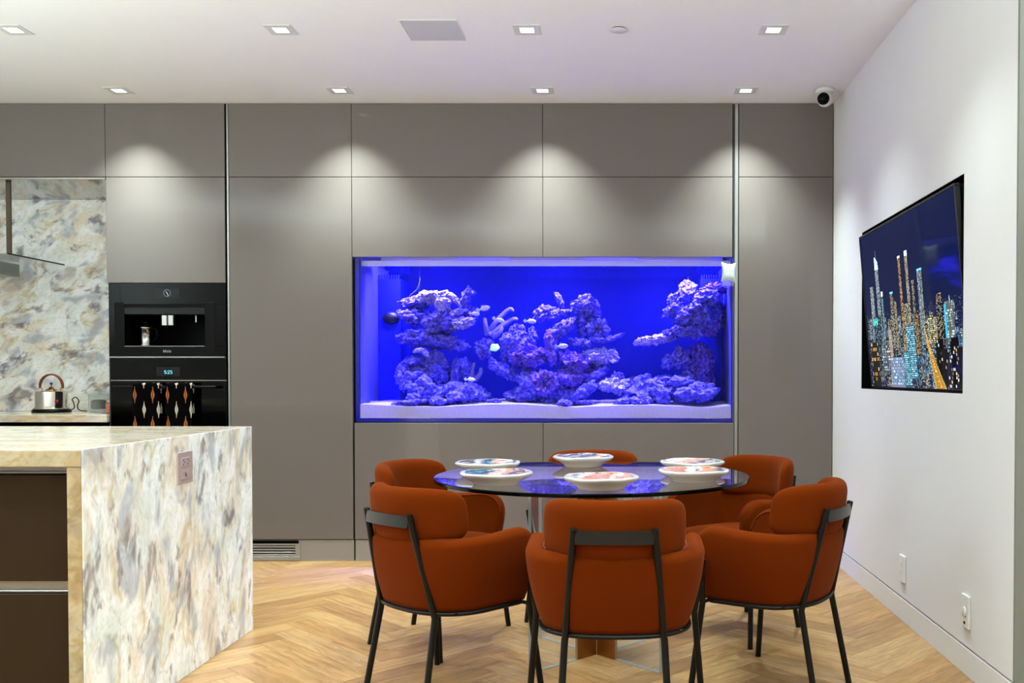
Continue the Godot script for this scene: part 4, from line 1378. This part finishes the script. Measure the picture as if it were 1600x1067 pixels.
func soft_coral(label: String, px: float, py: float, arms: Array) -> void:
	var c := reef_at(px, py, 0.36)
	var s := -c.z / FOCAL
	var t := thing("soft_coral", label, "coral", c)
	for a in arms:
		var pts := []
		for p in a: pts.append(Vector3(p[0] * s, -p[1] * s, rng.randf_range(-0.02, 0.02)))
		var path := smooth_path(pts, 6)
		var st := begin()
		var rows := []
		for i in path.size():
			var u := float(i) / (path.size() - 1)
			var d: Vector3 = (path[mini(i + 1, path.size() - 1)] - path[maxi(i - 1, 0)]).normalized()
			var sd := d.cross(Vector3(0, 0, 1)).normalized()
			var r := 0.019 * (1.0 - 0.45 * u) * (sqrt(maxf(0.0, 1.0 - ((u - 0.8) / 0.2) ** 2)) if u > 0.8 else 1.0) + 0.0005
			var row := PackedVector3Array()
			for k in 10:
				var b := TAU * k / 10
				row.append(path[i] + (sd * cos(b) + Vector3(0, 0, 1) * sin(b)) * r * (1.0 + 0.12 * sin(i * 2.7 + k)))
			rows.append(row)
		skin(st, rows, true, false, 1)
		part("finger", st, M.soft_coral, t)

func fish(f: Array) -> void:
	var c := reef_at(f[0], f[1], f[3])
	var t := thing("aquarium_fish", f[5], "fish", c, 0.0, "small pale fish in the aquarium")
	t.rotation_degrees.z = f[4]
	var L: float = f[2] * -c.z / FOCAL
	var st := begin()
	var prof := []
	for k in 13:
		var u := k / 12.0
		prof.append(Vector2(maxf(0.0004, L * 0.40 * sin(PI * u ** 0.8) ** 0.8), lerpf(-L, L * 0.8, u)))
	lathe(st, prof, 14, Vector3.ZERO, 1, 1.0, 0.45)
	var b := part("body", st, M.fish_pale, t)
	b.rotation.z = PI / 2
	st = begin()
	boxc(st, Vector3.ZERO, Vector3(L * 0.5, L * 0.55, 0.002), 0.0008)
	var tail := part("tail_fin", st, M.fish_pale, t)
	tail.position = Vector3(-L * 0.95, 0, 0)
	tail.rotation.z = PI / 4
	st = begin()
	tri(st, Vector3(-L * 0.4, L * 0.3, 0.001), Vector3(L * 0.4, L * 0.3, 0.001), Vector3(-L * 0.2, L * 0.62, 0.001), Vector3(0, L * 0.4, 0))
	tri(st, Vector3(-L * 0.4, L * 0.3, -0.001), Vector3(L * 0.4, L * 0.3, -0.001), Vector3(-L * 0.2, L * 0.62, -0.001), Vector3(0, L * 0.4, 0))
	part("back_fin", st, M.fish_pale, t)

# ---------------------------------------------------------------- screen

func skyline() -> ImageTexture:
	var W := 1280
	var H := 736
	var im := Image.create(W, H, false, Image.FORMAT_RGB8)
	for j in H:
		var v := float(j) / H
		var c := Color(0.015, 0.045, 0.17).lerp(Color(0.06, 0.08, 0.17), clampf(v * 1.7, 0, 1))
		im.fill_rect(Rect2i(0, j, W, 1), c)
	var r := RandomNumberGenerator.new()
	r.seed = 21
	var whole := Rect2i(0, 0, W, H)
	# carpet of lights between the towers
	for k in 5200:
		var y := int(lerpf(385, 735, r.randf() ** 0.8))
		var warm: Color = [Color(0.95, 0.80, 0.50), Color(0.80, 0.86, 0.92), Color(0.85, 0.55, 0.25), Color(0.35, 0.62, 0.75), Color(0.9, 0.88, 0.75)][r.randi() % 5]
		var s := 2 + int(3.0 * (y - 385) / 350.0 * r.randf())
		im.fill_rect(Rect2i(r.randi() % W, y, s, s).intersection(whole), warm * r.randf_range(0.25, 1.0))
	for k in 260:
		var y := int(lerpf(400, 660, r.randf()))
		var bw := r.randi_range(18, 60)
		var bh := r.randi_range(25, 100)
		block(im, r, Rect2i(r.randi() % W, y, bw, bh), Color(0.06, 0.075, 0.10) * r.randf_range(0.5, 2.6), 5, 6, 0.30, r.randi() % 4)
	# towers: left, top, width, bottom, base, lit share, tone, crown
	for t in [[100, 250, 62, 560, 0.05, 0.55, 1, 0], [205, 160, 58, 600, 0.06, 0.5, 1, 1], [272, 290, 34, 600, 0.05, 0.5, 3, 1], [116, 400, 128, 640, 0.03, 0.22, 2, 0], [410, 310, 48, 560, 0.04, 0.35, 0, 2], [462, 345, 36, 600, 0.05, 0.4, 0, 0],
		[350, 430, 42, 560, 0.05, 0.35, 0, 0], [345, 470, 50, 600, 0.30, 0.6, 4, 0], [560, 160, 36, 620, 0.05, 0.42, 4, 3], [655, 150, 42, 640, 0.07, 0.5, 0, 1], [724, 280, 34, 560, 0.05, 0.35, 0, 0], [592, 370, 100, 640, 0.06, 0.4, 0, 0], [800, 250, 62, 560, 0.06, 0.45, 1, 2],
		[720, 420, 62, 600, 0.05, 0.35, 4, 0], [1000, 360, 66, 600, 0.035, 0.25, 0, 0], [1130, 430, 26, 560, 0.10, 0.4, 1, 1]]:
		block(im, r, Rect2i(t[0], t[1], t[2], t[3] - t[1]), Color(0.9, 1.0, 1.15) * t[4], 4, 6, t[5], t[6])
		if t[7] == 1: im.fill_rect(Rect2i(t[0] + 4, t[1], t[2] - 8, 22), Color(0.85, 0.92, 0.95))
		if t[7] == 2: im.fill_rect(Rect2i(t[0] + 2, t[1] - 6, t[2] - 4, 8), Color(0.35, 0.75, 1.0))
		if t[7] == 3: im.fill_rect(Rect2i(t[0], t[1], t[2], 10), Color(0.75, 0.7, 0.65))
	im.fill_rect(Rect2i(232, 92, 4, 70), Color(0.35, 0.42, 0.5))
	for k in 40: im.fill_rect(Rect2i(208, 160 - k, int(52 * (1.0 - absf(k - 10) / 40.0)), 2), Color(0.6, 0.72, 0.85))
	for k in 50: im.fill_rect(Rect2i(1142 - int((50 - k) * 0.0) - k / 8, 380 + k, 2 + k / 4, 2), Color(0.65, 0.85, 0.8))
	# lit sign on the left block
	var cy := Color(0.25, 0.95, 0.85)
	im.fill_rect(Rect2i(122, 408, 9, 34), cy)
	im.fill_rect(Rect2i(146, 408, 9, 34), cy)
	im.fill_rect(Rect2i(174, 408, 9, 34), cy)
	im.fill_rect(Rect2i(146, 421, 34, 7), cy)
	# near blocks
	block(im, r, Rect2i(40, 520, 130, 216), Color(0.085, 0.08, 0.07), 12, 24, 0.16, 4)
	block(im, r, Rect2i(215, 540, 140, 130), Color(0.20, 0.21, 0.24), 9, 12, 0.25, 1)
	block(im, r, Rect2i(340, 600, 200, 136), Color(0.33, 0.35, 0.42), 10, 14, 0.45, 2)
	block(im, r, Rect2i(600, 470, 120, 230), Color(0.10, 0.20, 0.28), 7, 9, 0.55, 3)
	block(im, r, Rect2i(545, 580, 90, 156), Color(0.12, 0.24, 0.30), 7, 9, 0.5, 3)
	block(im, r, Rect2i(880, 450, 120, 110), Color(0.22, 0.22, 0.17), 8, 8, 0.35, 0)
	block(im, r, Rect2i(1090, 400, 90, 150), Color(0.25, 0.27, 0.25), 8, 10, 0.25, 1)
	im.fill_rect(Rect2i(1080, 410, 20, 130), Color(0.15, 0.55, 0.65))
	for k in 6: block(im, r, Rect2i(960 + k * 52, 540 + (k % 3) * 40, 90, 200), Color(0.035, 0.032, 0.035) * (1 + k % 3), 12, 16, 0.08, 0)
	# avenue running up from lower right of centre
	for j in range(480, 736):
		var u := (j - 480) / 256.0
		var cx := int(lerpf(842, 985, u ** 1.2))
		var hw := int(lerpf(4, 62, u ** 1.3))
		for i in range(-hw, hw, 2):
			var g := r.randf()
			im.fill_rect(Rect2i(cx + i, j, 2, 1).intersection(whole), Color(0.62, 0.45, 0.15) * (0.4 + 0.8 * g) if absf(i) < hw * 0.8 else Color(0.9, 0.85, 0.6) * g)
	for k in 90:
		var u := r.randf()
		var y := int(lerpf(490, 730, u))
		im.fill_rect(Rect2i(int(lerpf(842, 985, u ** 1.2)) + r.randi_range(-8, 8), y, 3, 3).intersection(whole), Color(1.0, 0.9, 0.6) if k % 3 else Color(0.95, 0.25, 0.12))
	return ImageTexture.create_from_image(im)

func block(im: Image, r: RandomNumberGenerator, b: Rect2i, base: Color, wx: int, wy: int, share: float, tone: int) -> void:
	var whole := Rect2i(0, 0, im.get_width(), im.get_height())
	im.fill_rect(b.intersection(whole), Color(base.r, base.g, base.b))
	var tones: Array = [[Color(0.95, 0.85, 0.6), Color(0.8, 0.82, 0.8)], [Color(0.80, 0.88, 0.92), Color(0.7, 0.78, 0.8)], [Color(0.3, 0.6, 0.75), Color(0.75, 0.8, 0.95)], [Color(0.35, 0.75, 0.85), Color(0.75, 0.9, 0.95)], [Color(1.0, 0.72, 0.35), Color(0.9, 0.8, 0.6)]][tone]
	for y in range(b.position.y + 3, b.end.y - wy, wy):
		for x in range(b.position.x + 2, b.end.x - wx, wx):
			if r.randf() < minf(0.9, share * 1.6):
				var c: Color = tones[r.randi() % 2] * r.randf_range(0.45, 1.0)
				im.fill_rect(Rect2i(x, y, maxi(2, wx * 8 / 10), maxi(3, wy * 7 / 10)).intersection(whole), c)

func build_screen() -> void:
	var t := thing("television", "large tilted flat screen showing a night skyline, in the right wall's niche", "television", Vector3(1.372, 1.516, -4.4625))
	t.rotation_degrees = Vector3(5.0, -90.0, 0.0)
	var w := 0.7275
	var h := 0.4145
	var st := begin()
	var b := 0.010
	for s in [[Vector3(-w, -h, -0.02), Vector3(w, -h + b, 0.004)], [Vector3(-w, h - b, -0.02), Vector3(w, h, 0.004)], [Vector3(-w, -h + b, -0.02), Vector3(-w + b, h - b, 0.004)], [Vector3(w - b, -h + b, -0.02), Vector3(w, h - b, 0.004)]]:
		box(st, s[0], s[1], 0.002)
	part("bezel", st, mat("bezel_dark", Color(0.10, 0.10, 0.10), 0.25, 0.4), t)
	one_box("back_shell", Vector3(-w + 0.004, -h + 0.004, -0.035), Vector3(w - 0.004, h - 0.004, -0.0205), 0.003, M.black_satin, t)
	st = begin()
	var sx := w - b
	var sy := h - b
	st.set_smooth_group(-1)
	var q := [[-sx, sy, 0, 0], [sx, sy, 1, 0], [sx, -sy, 1, 1], [-sx, sy, 0, 0], [sx, -sy, 1, 1], [-sx, -sy, 0, 1]]
	for p in q:
		st.set_uv(Vector2(p[2], p[3]))
		st.add_vertex(Vector3(p[0], p[1], 0.0))
	var m := mat("screen_picture", Color(0.01, 0.01, 0.015), 0.06, 0.0, 0.08)
	m.emission_enabled = true
	m.emission = Color(0, 0, 0)
	m.emission_texture = skyline()
	m.emission_energy_multiplier = 2.2
	part("screen", st, m, t)
	one_box("mount_arm", Vector3(-0.10, -0.10, -0.125), Vector3(0.10, 0.10, -0.0355), 0.004, M.black_satin, t)
	var al := AreaLight3D.new()
	al.name = "screen_light"
	t.add_child(al)
	al.position = Vector3(0, 0, 0.006)
	al.rotation.y = PI
	al.area_size = Vector2(1.40, 0.80)
	al.light_color = Color(0.55, 0.65, 0.9)
	al.light_energy = 0.03
	al.area_range = 6.0
	al.area_attenuation = 2.0
	al.shadow_enabled = true

# ---------------------------------------------------------------- table

const TABLE := Vector3(-0.10, 0.75, -4.0)

func build_table() -> void:
	var t := thing("dining_table", "round glass dining table on a crossed clear acrylic and bronze base", "table", Vector3(TABLE.x, 0, TABLE.z))
	var R := 0.662
	var st := begin()
	lathe(st, [Vector2(0.0005, 0.735), Vector2(R - 0.002, 0.735)], 128)
	lathe(st, [Vector2(R - 0.002, 0.75), Vector2(0.0005, 0.75)], 128)
	part("tabletop", st, M.table_glass, t)
	st = begin()
	lathe(st, [Vector2(R - 0.002, 0.735), Vector2(R - 0.0006, 0.7355), Vector2(R, 0.737), Vector2(R, 0.748), Vector2(R - 0.0006, 0.7495), Vector2(R - 0.002, 0.75)], 128)
	part("polished_edge", st, M.glass_edge, t)
	for k in 4:
		var a := PI / 4 + PI / 2 * k
		var xf := Transform3D(Basis(Vector3.UP, a), Vector3(0.02, 0, 0.05))
		st = begin()
		box(st, Vector3(0.008, 0.001, -0.007), Vector3(0.116, 0.7335, 0.007), 0.001, xf)
		part("bronze_panel", st, M.bronze_panel, t)
		st = begin()
		box(st, Vector3(0.1165, 0.001, -0.0085), Vector3(0.363, 0.7335, 0.0085), 0.001, xf)
		var ap := part("acrylic_panel", st, M.acrylic, t)
		st = begin()
		box(st, Vector3(0.3632, 0.001, -0.0085), Vector3(0.3645, 0.7335, 0.0085), 0.0, xf)
		box(st, Vector3(0.1165, 0.0005, -0.0085), Vector3(0.363, 0.003, 0.0085), 0.0, xf)
		part("polished_edge", st, M.acrylic_edge, ap)

# ---------------------------------------------------------------- chairs

func sup(a: float, e: float) -> float:
	return signf(a) * absf(a) ** e

# plan of the shell: s runs from the left arm's front (0) round the back (0.5) to the right arm's front (1)
func plan(s: float, W: float, D: float, fr: float) -> Vector3:
	var arm := 0.24
	if s < arm: return Vector3(-W, 0, lerpf(fr, 0.0, s / arm))
	if s > 1.0 - arm: return Vector3(W, 0, lerpf(0.0, fr, (s - 1.0 + arm) / arm))
	var a := PI * (s - arm) / (1.0 - 2 * arm)
	return Vector3(-W * sup(cos(a), 2 / 2.4), 0, D * sup(sin(a), 2 / 2.4))

func rim_height(s: float, fr: float) -> float:
	var e := minf(s, 1.0 - s)
	var z: float = -fr * (1.0 - e / 0.24) if e < 0.24 else 0.0   # distance ahead of the arm's root
	var base := lerpf(0.614, 0.632, smoothstep(0.38, 0.06, e))
	var from_front := -fr - z if e < 0.24 else -fr
	var r := 0.105
	if e < 0.24 and from_front < r:
		base -= r * (1.0 - sqrt(maxf(0.0, 1.0 - ((r - from_front) / r) ** 2)))
	return base

func chair_shell() -> ArrayMesh:
	var st := begin()
	var rows := []
	var fr := -0.205
	var th := 0.062
	var n := 96
	var vals := []
	for i in n + 1:
		var u := float(i) / n
		# finer steps near both fronts
		vals.append(u - 0.085 * sin(TAU * u) / 1.0 * 0.9)
	for s in vals:
		var e := minf(s, 1.0 - s) / 0.24 * -fr
		var half := th / 2
		var nose := 1.0 if e > half else sqrt(maxf(0.0, 1.0 - ((half - e) / half) ** 2))
		nose = maxf(nose, 0.02)
		var top := rim_height(s, fr)
		var row := PackedVector3Array()
		var outer := func(y: float, off: float) -> Vector3:
			var k := smoothstep(0.33, 0.62, y)
			k = clampf((y - 0.358) / 0.25, 0, 1)
			k = 1.0 - (1.0 - k) ** 1.7
			var W := lerpf(0.243, 0.297, k) - off
			var D := lerpf(0.196, 0.243, k) - off
			var p := plan(s, W, D, fr + 0.02 * (1.0 - k))
			p.y = y
			return p
		var mid := half
		for k in 12: row.append(outer.call(lerpf(0.358, top - half, k / 11.0), mid - half * nose))
		for k in 9:
			var a := PI * (k + 1) / 10.0
			row.append(outer.call(top - half + half * sin(a) * (0.4 + 0.6 * nose), mid - half * nose * cos(a)))
		for k in 12: row.append(outer.call(lerpf(top - half, 0.358, k / 11.0), mid + half * nose))
		rows.append(row)
	skin(st, rows, true, false, 1, true)
	for e in [0, rows.size() - 1]:
		var c := Vector3.ZERO
		for p in rows[e]: c += p
		c /= rows[e].size()
		st.set_smooth_group(1)
		for k in rows[e].size():
			var a: Vector3 = rows[e][k]
			var b: Vector3 = rows[e][(k + 1) % rows[e].size()]
			for p in ([c, b, a] if e == 0 else [c, a, b]):
				st.set_uv(Vector2.ZERO)
				st.add_vertex(p)
	st.generate_normals()
	return st.commit()

func chair_pad() -> ArrayMesh:
	var st := begin()
	var rows := []
	var R := 0.235
	var zc := -0.018
	var rho := [0.004, 0.15, 0.3, 0.45, 0.58, 0.69, 0.78, 0.85, 0.905, 0.945, 0.972, 0.989, 0.998]
	var steps := []
	for q in rho: steps.append([q, -1.0])
	steps.append([1.0, 0.0])
	for k in rho.size(): steps.append([rho[rho.size() - 1 - k], 1.0])
	for q in steps:
		var row := PackedVector3Array()
		var c: float = q[1] * 0.036 * (1.0 - q[0] ** 4.5) ** 0.5
		for i in 96:
			var om := TAU * i / 96
			var arc: float = 0.284 * sup(cos(om), 2 / 4.6) * q[0]
			var ht: float = 0.0985 * sup(sin(om), 2 / 4.0) * q[0]
			var a := arc / R
			var y := 0.688 + ht
			var p := Vector3((R + c) * sin(a), y, zc + (R + c) * cos(a))
			p.z += (y - 0.60) * 0.12
			row.append(p)
		rows.append(row)
	skin(st, rows, true, false, 1)
	st.generate_normals()
	return st.commit()

func make_chair() -> Node3D:
	var t := Node3D.new()
	mesh_node("shell", chair_shell(), M.velvet, t)
	mesh_node("backrest", chair_pad(), M.velvet, t)
	# seat cushion
	var st := begin()
	var rows := []
	for j in 15:
		var eta := -PI / 2 + PI * j / 14.0
		var row := PackedVector3Array()
		for i in 64:
			var om := TAU * i / 64
			var ce := absf(cos(eta)) ** 0.35
			var x := 0.225 * sup(cos(om), 2 / 4.0) * ce
			var z := -0.025 + 0.213 * sup(sin(om), 2 / 3.4) * ce
			var y := 0.405 + 0.052 * sup(sin(eta), 0.6) + (0.010 * ce * 0 if eta < 0 else 0.012 * (1.0 - (x / 0.225) ** 2))
			row.append(Vector3(x, y, z))
		rows.append(row)
	skin(st, rows, true, false, 1)
	part("seat", st, M.velvet, t)
	# welt along the arm's inner edge
	for sd in [0, 1]:
		var pts := []
		for k in 34:
			var u := 0.004 + 0.30 * k / 33.0
			var s := u if sd == 0 else 1.0 - u
			var y := rim_height(s, -0.205) - 0.010
			var kk := clampf((y - 0.358) / 0.25, 0, 1)
			kk = 1.0 - (1.0 - kk) ** 1.7
			var p := plan(s, lerpf(0.243, 0.297, kk) - 0.060, lerpf(0.196, 0.243, kk) - 0.060, -0.203 + 0.02 * (1.0 - kk))
			p.y = y
			pts.append(p)
		st = begin()
		tube(st, pts, 0.0028, 6)
		part("welt", st, M.velvet_piping, t)
	# frame
	st = begin()
	var ring := []
	for k in 72:
		var u := 0.06 + 0.88 * k / 71.0
		var p := plan(u, 0.246, 0.199, -0.19)
		p.y = 0.352
		ring.append(p)
	tube(st, ring, 0.0075, 8, true)
	part("seat_ring", st, M.frame_black, t)
	st = begin()
	box(st, Vector3(-0.22, 0.352, -0.18), Vector3(0.22, 0.360, 0.13), 0.003)
	part("base_plate", st, M.frame_black, t)
	for s in [-1.0, 1.0]:
		st = begin()
		tube(st, [Vector3(s * 0.125, 0.700, 0.252), Vector3(s * 0.155, 0.350, 0.172), Vector3(s * 0.157, 0.338, 0.170), Vector3(s * 0.158, 0.325, 0.172), Vector3(s * 0.174, 0.0, 0.234)], 0.0115, 12)
		part("leg", st, M.frame_black, t)
		st = begin()
		tube(st, [Vector3(s * 0.304, 0.53, -0.155), Vector3(s * 0.278, 0.358, -0.160), Vector3(s * 0.276, 0.345, -0.161), Vector3(s * 0.277, 0.332, -0.163), Vector3(s * 0.308, 0.0, -0.197)], 0.0115, 12)
		tube(st, [Vector3(s * 0.276, 0.35, -0.161), Vector3(s * 0.23, 0.353, -0.15)], 0.007, 8)
		part("leg", st, M.frame_black, t)
	# curved strip between the rear uprights
	st = begin()
	rows = []
	for q in [[-0.0045, -0.021], [0.0045, -0.021], [0.0045, 0.021], [-0.0045, 0.021]]:
		var row := PackedVector3Array()
		for k in 13:
			var u := k / 6.0 - 1.0
			row.append(Vector3(u * 0.122, 0.674 + q[1], 0.252 + 0.012 * (1.0 - u * u) + q[0]))
		rows.append(row)
	skin(st, rows, false, true, -1)
	part("back_bar", st, M.bar_gunmetal, t)
	return t

func build_chairs() -> void:
	var c := make_chair()
	var spots := [
		[Vector3(-0.002, 0, -3.13), -0.5, "orange velvet armchair nearest the viewer, its back square to the picture"],
		[Vector3(-0.624, 0, -3.45), -41.7, "orange velvet armchair left of the nearest one, seen from behind"],
		[Vector3(0.597, 0, -3.55), 57.9, "orange velvet armchair right of the nearest one, closest to the white wall"],
		[Vector3(-0.793, 0, -4.179), -110.2, "orange velvet armchair on the table's far left, half behind another"],
		[Vector3(0.559, 0, -4.383), 125.2, "orange velvet armchair on the table's far right, facing the viewer"],
		[Vector3(-0.115, 0, -4.66), 180.0, "orange velvet armchair on the table's far side, mostly hidden behind plates"]]
	for i in spots.size():
		var o: Node3D = c if i == 0 else c.duplicate()
		o.name = numbered("dining_chair")
		add_child(o)
		o.position = spots[i][0]
		o.rotation.y = deg_to_rad(spots[i][1])
		tag(o, spots[i][2], "chair", "orange velvet armchairs around the glass table")

# ---------------------------------------------------------------- plates

func plate_print(sd: int, cols: Array) -> ImageTexture:
	var n := 192
	var im := Image.create(n, n, false, Image.FORMAT_RGB8)
	var a := noise(sd, 1.0, 3)
	var b := noise(sd + 1, 1.0, 4)
	for j in n:
		for i in n:
			var u := i / float(n) * 2 - 1
			var v := j / float(n) * 2 - 1
			# bands across the plate with torn edges
			var s := (u + 0.25 * v + 0.30 * a.get_noise_2d(u * 1.4, v * 1.4) + 1.0) * 0.5
			var k := clampi(int(s * cols.size()), 0, cols.size() - 1)
			var c: Color = cols[k]
			var w := b.get_noise_2d(u * 3.0, v * 3.0)
			if w > 0.33: c = Color(0.90, 0.86, 0.78)
			elif w < -0.34: c = Color(0.30, 0.28, 0.30)
			elif absf(w) < 0.012: c = Color(0.42, 0.38, 0.40)
			im.set_pixel(i, j, c.lightened(0.1 * absf(a.get_noise_2d(u * 9, v * 9))))
	return ImageTexture.create_from_image(im)

func build_plates() -> void:
	var peach := Color(0.88, 0.55, 0.36)
	var pink := Color(0.90, 0.66, 0.56)
	var teal := Color(0.17, 0.38, 0.43)
	var grey := Color(0.36, 0.34, 0.36)
	var cream := Color(0.92, 0.88, 0.80)
	var P := [
		[Vector2(-0.555, -4.086), 0.3, [grey, grey, Color(0.75, 0.73, 0.72), teal, teal, pink, cream, grey], "white glazed plate with grey and teal print, at the table's far left"],
		[Vector2(-0.462, -3.65), 0.15, [teal, teal, teal, pink, cream, peach, grey, pink], "white glazed plate with teal, pink and brown print, at the table's near left"],
		[Vector2(-0.152, -4.39), -0.1, [grey, grey, Color(0.7, 0.7, 0.7), grey, teal, peach, cream, Color(0.25, 0.25, 0.5)], "white glazed plate with dark grey print, at the far side of the table"],
		[Vector2(-0.055, -3.504), 0.0, [Color(0.7, 0.68, 0.66), cream, peach, peach, peach, cream, peach, peach], "white glazed plate with a large peach print, nearest the viewer"],
		[Vector2(0.336, -4.13), -0.2, [cream, cream, pink, pink, pink, Color(0.32, 0.26, 0.26), Color(0.8, 0.8, 0.8), grey], "white glazed plate with pale pink and dark bands, at the table's far right"],
		[Vector2(0.31, -3.753), 0.1, [pink, peach, peach, cream, cream, peach, peach, grey], "white glazed plate with coral and cream print, at the table's near right"]]
	for i in P.size():
		var p: Array = P[i]
		var t := thing("plate", p[3], "plate", Vector3(p[0].x, 0.7502, p[0].y), p[1], "painted plates on the glass table")
		var n := noise(300 + i, 1.0, 2)
		var prof := [Vector2(0.001, 0.006), Vector2(0.074, 0.005), Vector2(0.078, 0.0), Vector2(0.086, 0.0), Vector2(0.088, 0.004), Vector2(0.096, 0.012), Vector2(0.115, 0.023), Vector2(0.132, 0.032), Vector2(0.1395, 0.038), Vector2(0.1415, 0.0425), Vector2(0.140, 0.0465), Vector2(0.134, 0.0485), Vector2(0.124, 0.0478), Vector2(0.117, 0.0462), Vector2(0.112, 0.0448), Vector2(0.09, 0.0440), Vector2(0.05, 0.0437), Vector2(0.001, 0.0437)]
		var rows := []
		var inner := []
		for q in prof.size():
			var row := PackedVector3Array()
			for k in 64:
				var a := TAU * k / 64
				var wob: float = 1.0 + 0.016 * n.get_noise_2d(cos(a) * 1.2, sin(a) * 1.2)
				var lift: float = 0.0035 * n.get_noise_2d(cos(a) * 0.9 + 8, sin(a) * 0.9) * smoothstep(0.09, 0.14, prof[q].x)
				row.append(Vector3(cos(a) * prof[q].x * wob, prof[q].y + lift, sin(a) * prof[q].x * wob))
			rows.append(row)
			if q >= 12:
				var up := PackedVector3Array()
				for v in row: up.append(v + Vector3(0, 0.0004, 0))
				inner.append(up)
		var st := begin()
		skin(st, rows, true, false, 1, true)
		part("dish", st, M.porcelain, t)
		st = begin()
		skin(st, inner, true, false, 1, true)
		st.generate_normals()
		var arr := st.commit_to_arrays()
		var uv := PackedVector2Array()
		for v in arr[Mesh.ARRAY_VERTEX]: uv.append(Vector2(v.x / 0.24 + 0.5, v.z / 0.24 + 0.5))
		arr[Mesh.ARRAY_TEX_UV] = uv
		var am := ArrayMesh.new()
		am.add_surface_from_arrays(Mesh.PRIMITIVE_TRIANGLES, arr)
		var m := mat("plate_glaze_%d" % i, Color(0.92, 0.92, 0.92), 0.3, 0.0, 0.2)
		m.albedo_texture = plate_print(400 + i * 7, p[2])
		mesh_node("painted_well", am, m, t)

# ---------------------------------------------------------------- small fittings

func build_small_fittings() -> void:
	var g := thing("ceiling_grille", "flush grey square grille in the ceiling", "ceiling grille", Vector3(-0.9005, CEIL, -4.6945))
	one_box("mesh_cover", Vector3(-0.136, -0.003, -0.136), Vector3(0.136, -0.0005, 0.136), 0.0008, M.grille_grey, g)
	var st := begin()
	for s in [[-0.139, -0.139, 0.139, -0.1365], [-0.139, 0.1365, 0.139, 0.139], [-0.139, -0.1365, -0.1365, 0.1365], [0.1365, -0.1365, 0.139, 0.1365]]:
		box(st, Vector3(s[0], -0.0035, s[1]), Vector3(s[2], -0.0003, s[3]))
	part("frame", st, M.white_enamel, g)
	var d := thing("sprinkler_cover", "small round white disc on the ceiling", "sprinkler cover", Vector3(0.014, CEIL, -4.676))
	st = begin()
	lathe(st, [Vector2(0.001, -0.009), Vector2(0.040, -0.009), Vector2(0.042, -0.0075), Vector2(0.041, -0.006), Vector2(0.001, -0.006)], 40)
	part("disc", st, M.white_enamel, d)
	st = begin()
	lathe(st, [Vector2(0.034, -0.0062), Vector2(0.034, -0.0002)], 32)
	part("collar", st, M.black_satin, d)
	# turret camera
	var c := thing("security_camera", "white dome security camera with a black lens in the ceiling corner", "security camera", Vector3(1.247, CEIL, -5.66))
	st = begin()
	lathe(st, [Vector2(0.001, -0.022), Vector2(0.048, -0.022), Vector2(0.056, -0.014), Vector2(0.058, -0.0002), Vector2(0.001, -0.0002)], 36)
	part("mount", st, M.white_enamel, c)
	st = begin()
	var prof := []
	for k in 15:
		var a := PI * k / 14.0 - PI / 2
		prof.append(Vector2(maxf(0.0004, 0.047 * cos(a)), 0.047 * sin(a)))
	lathe(st, prof, 36, Vector3(0, -0.055, 0))
	part("ball", st, M.white_enamel, c)
	var aim := Vector3(-0.42, -0.22, 0.88).normalized()
	var bs := Basis.looking_at(aim, Vector3.UP) * Basis(Vector3.RIGHT, -PI / 2)
	st = begin()
	lathe(st, [Vector2(0.034, 0.026), Vector2(0.036, 0.04), Vector2(0.034, 0.052), Vector2(0.030, 0.052), Vector2(0.028, 0.047), Vector2(0.001, 0.047)], 32)
	var lens := part("lens_ring", st, M.black_satin, c)
	lens.transform = Transform3D(bs, Vector3(0, -0.055, 0))
	st = begin()
	lathe(st, [Vector2(0.020, 0.0475), Vector2(0.016, 0.051), Vector2(0.001, 0.053)], 24)
	var gl := part("glass", st, M.black_glass, lens)
	gl.position = Vector3.ZERO
	# wall outlets
	for k in 2:
		var z: float = [-4.461, -3.647][k]
		var o := thing("wall_outlet", ["plain white wall outlet farther along the right wall, nearer the cabinets", "white wall outlet with a small dark slot, nearer the right wall's end"][k], "outlet", Vector3(RIGHT - 0.0002, 0.256, z), 0.0, "outlets low on the right wall")
		one_box("plate", Vector3(-0.012, -0.064, -0.038), Vector3(0.0, 0.064, 0.038), 0.003, M.white_enamel, o)
		if k == 0:
			one_box("socket", Vector3(-0.0135, -0.034, -0.017), Vector3(-0.012, 0.034, 0.017), 0.0007, M.white_enamel, o)
			st = begin()
			for s in [-0.018, 0.018]:
				for q in [-0.006, 0.006]: boxc(st, Vector3(-0.0138, s, q), Vector3(0.0006, 0.008, 0.002))
			part("slot", st, M.grille_grey, o)
		else:
			st = begin()
			lathe(st, [Vector2(0.001, 0.0), Vector2(0.019, 0.0), Vector2(0.021, 0.002), Vector2(0.018, 0.004), Vector2(0.001, 0.0045)], 28)
			var kn := part("dial", st, M.white_enamel, o)
			kn.rotation.z = PI / 2
			kn.position = Vector3(-0.0118, -0.002, 0)
			boxc_part(o, "slot", Vector3(-0.0125, -0.044, 0.0), Vector3(0.002, 0.010, 0.014))
			boxc_part(o, "screw", Vector3(-0.0122, 0.046, 0.0), Vector3(0.001, 0.005, 0.005))

func boxc_part(o: Node, called: String, c: Vector3, size: Vector3) -> void:
	var st := begin()
	boxc(st, c, size)
	part(called, st, M.black_satin if called == "slot" else M.grille_grey, o)
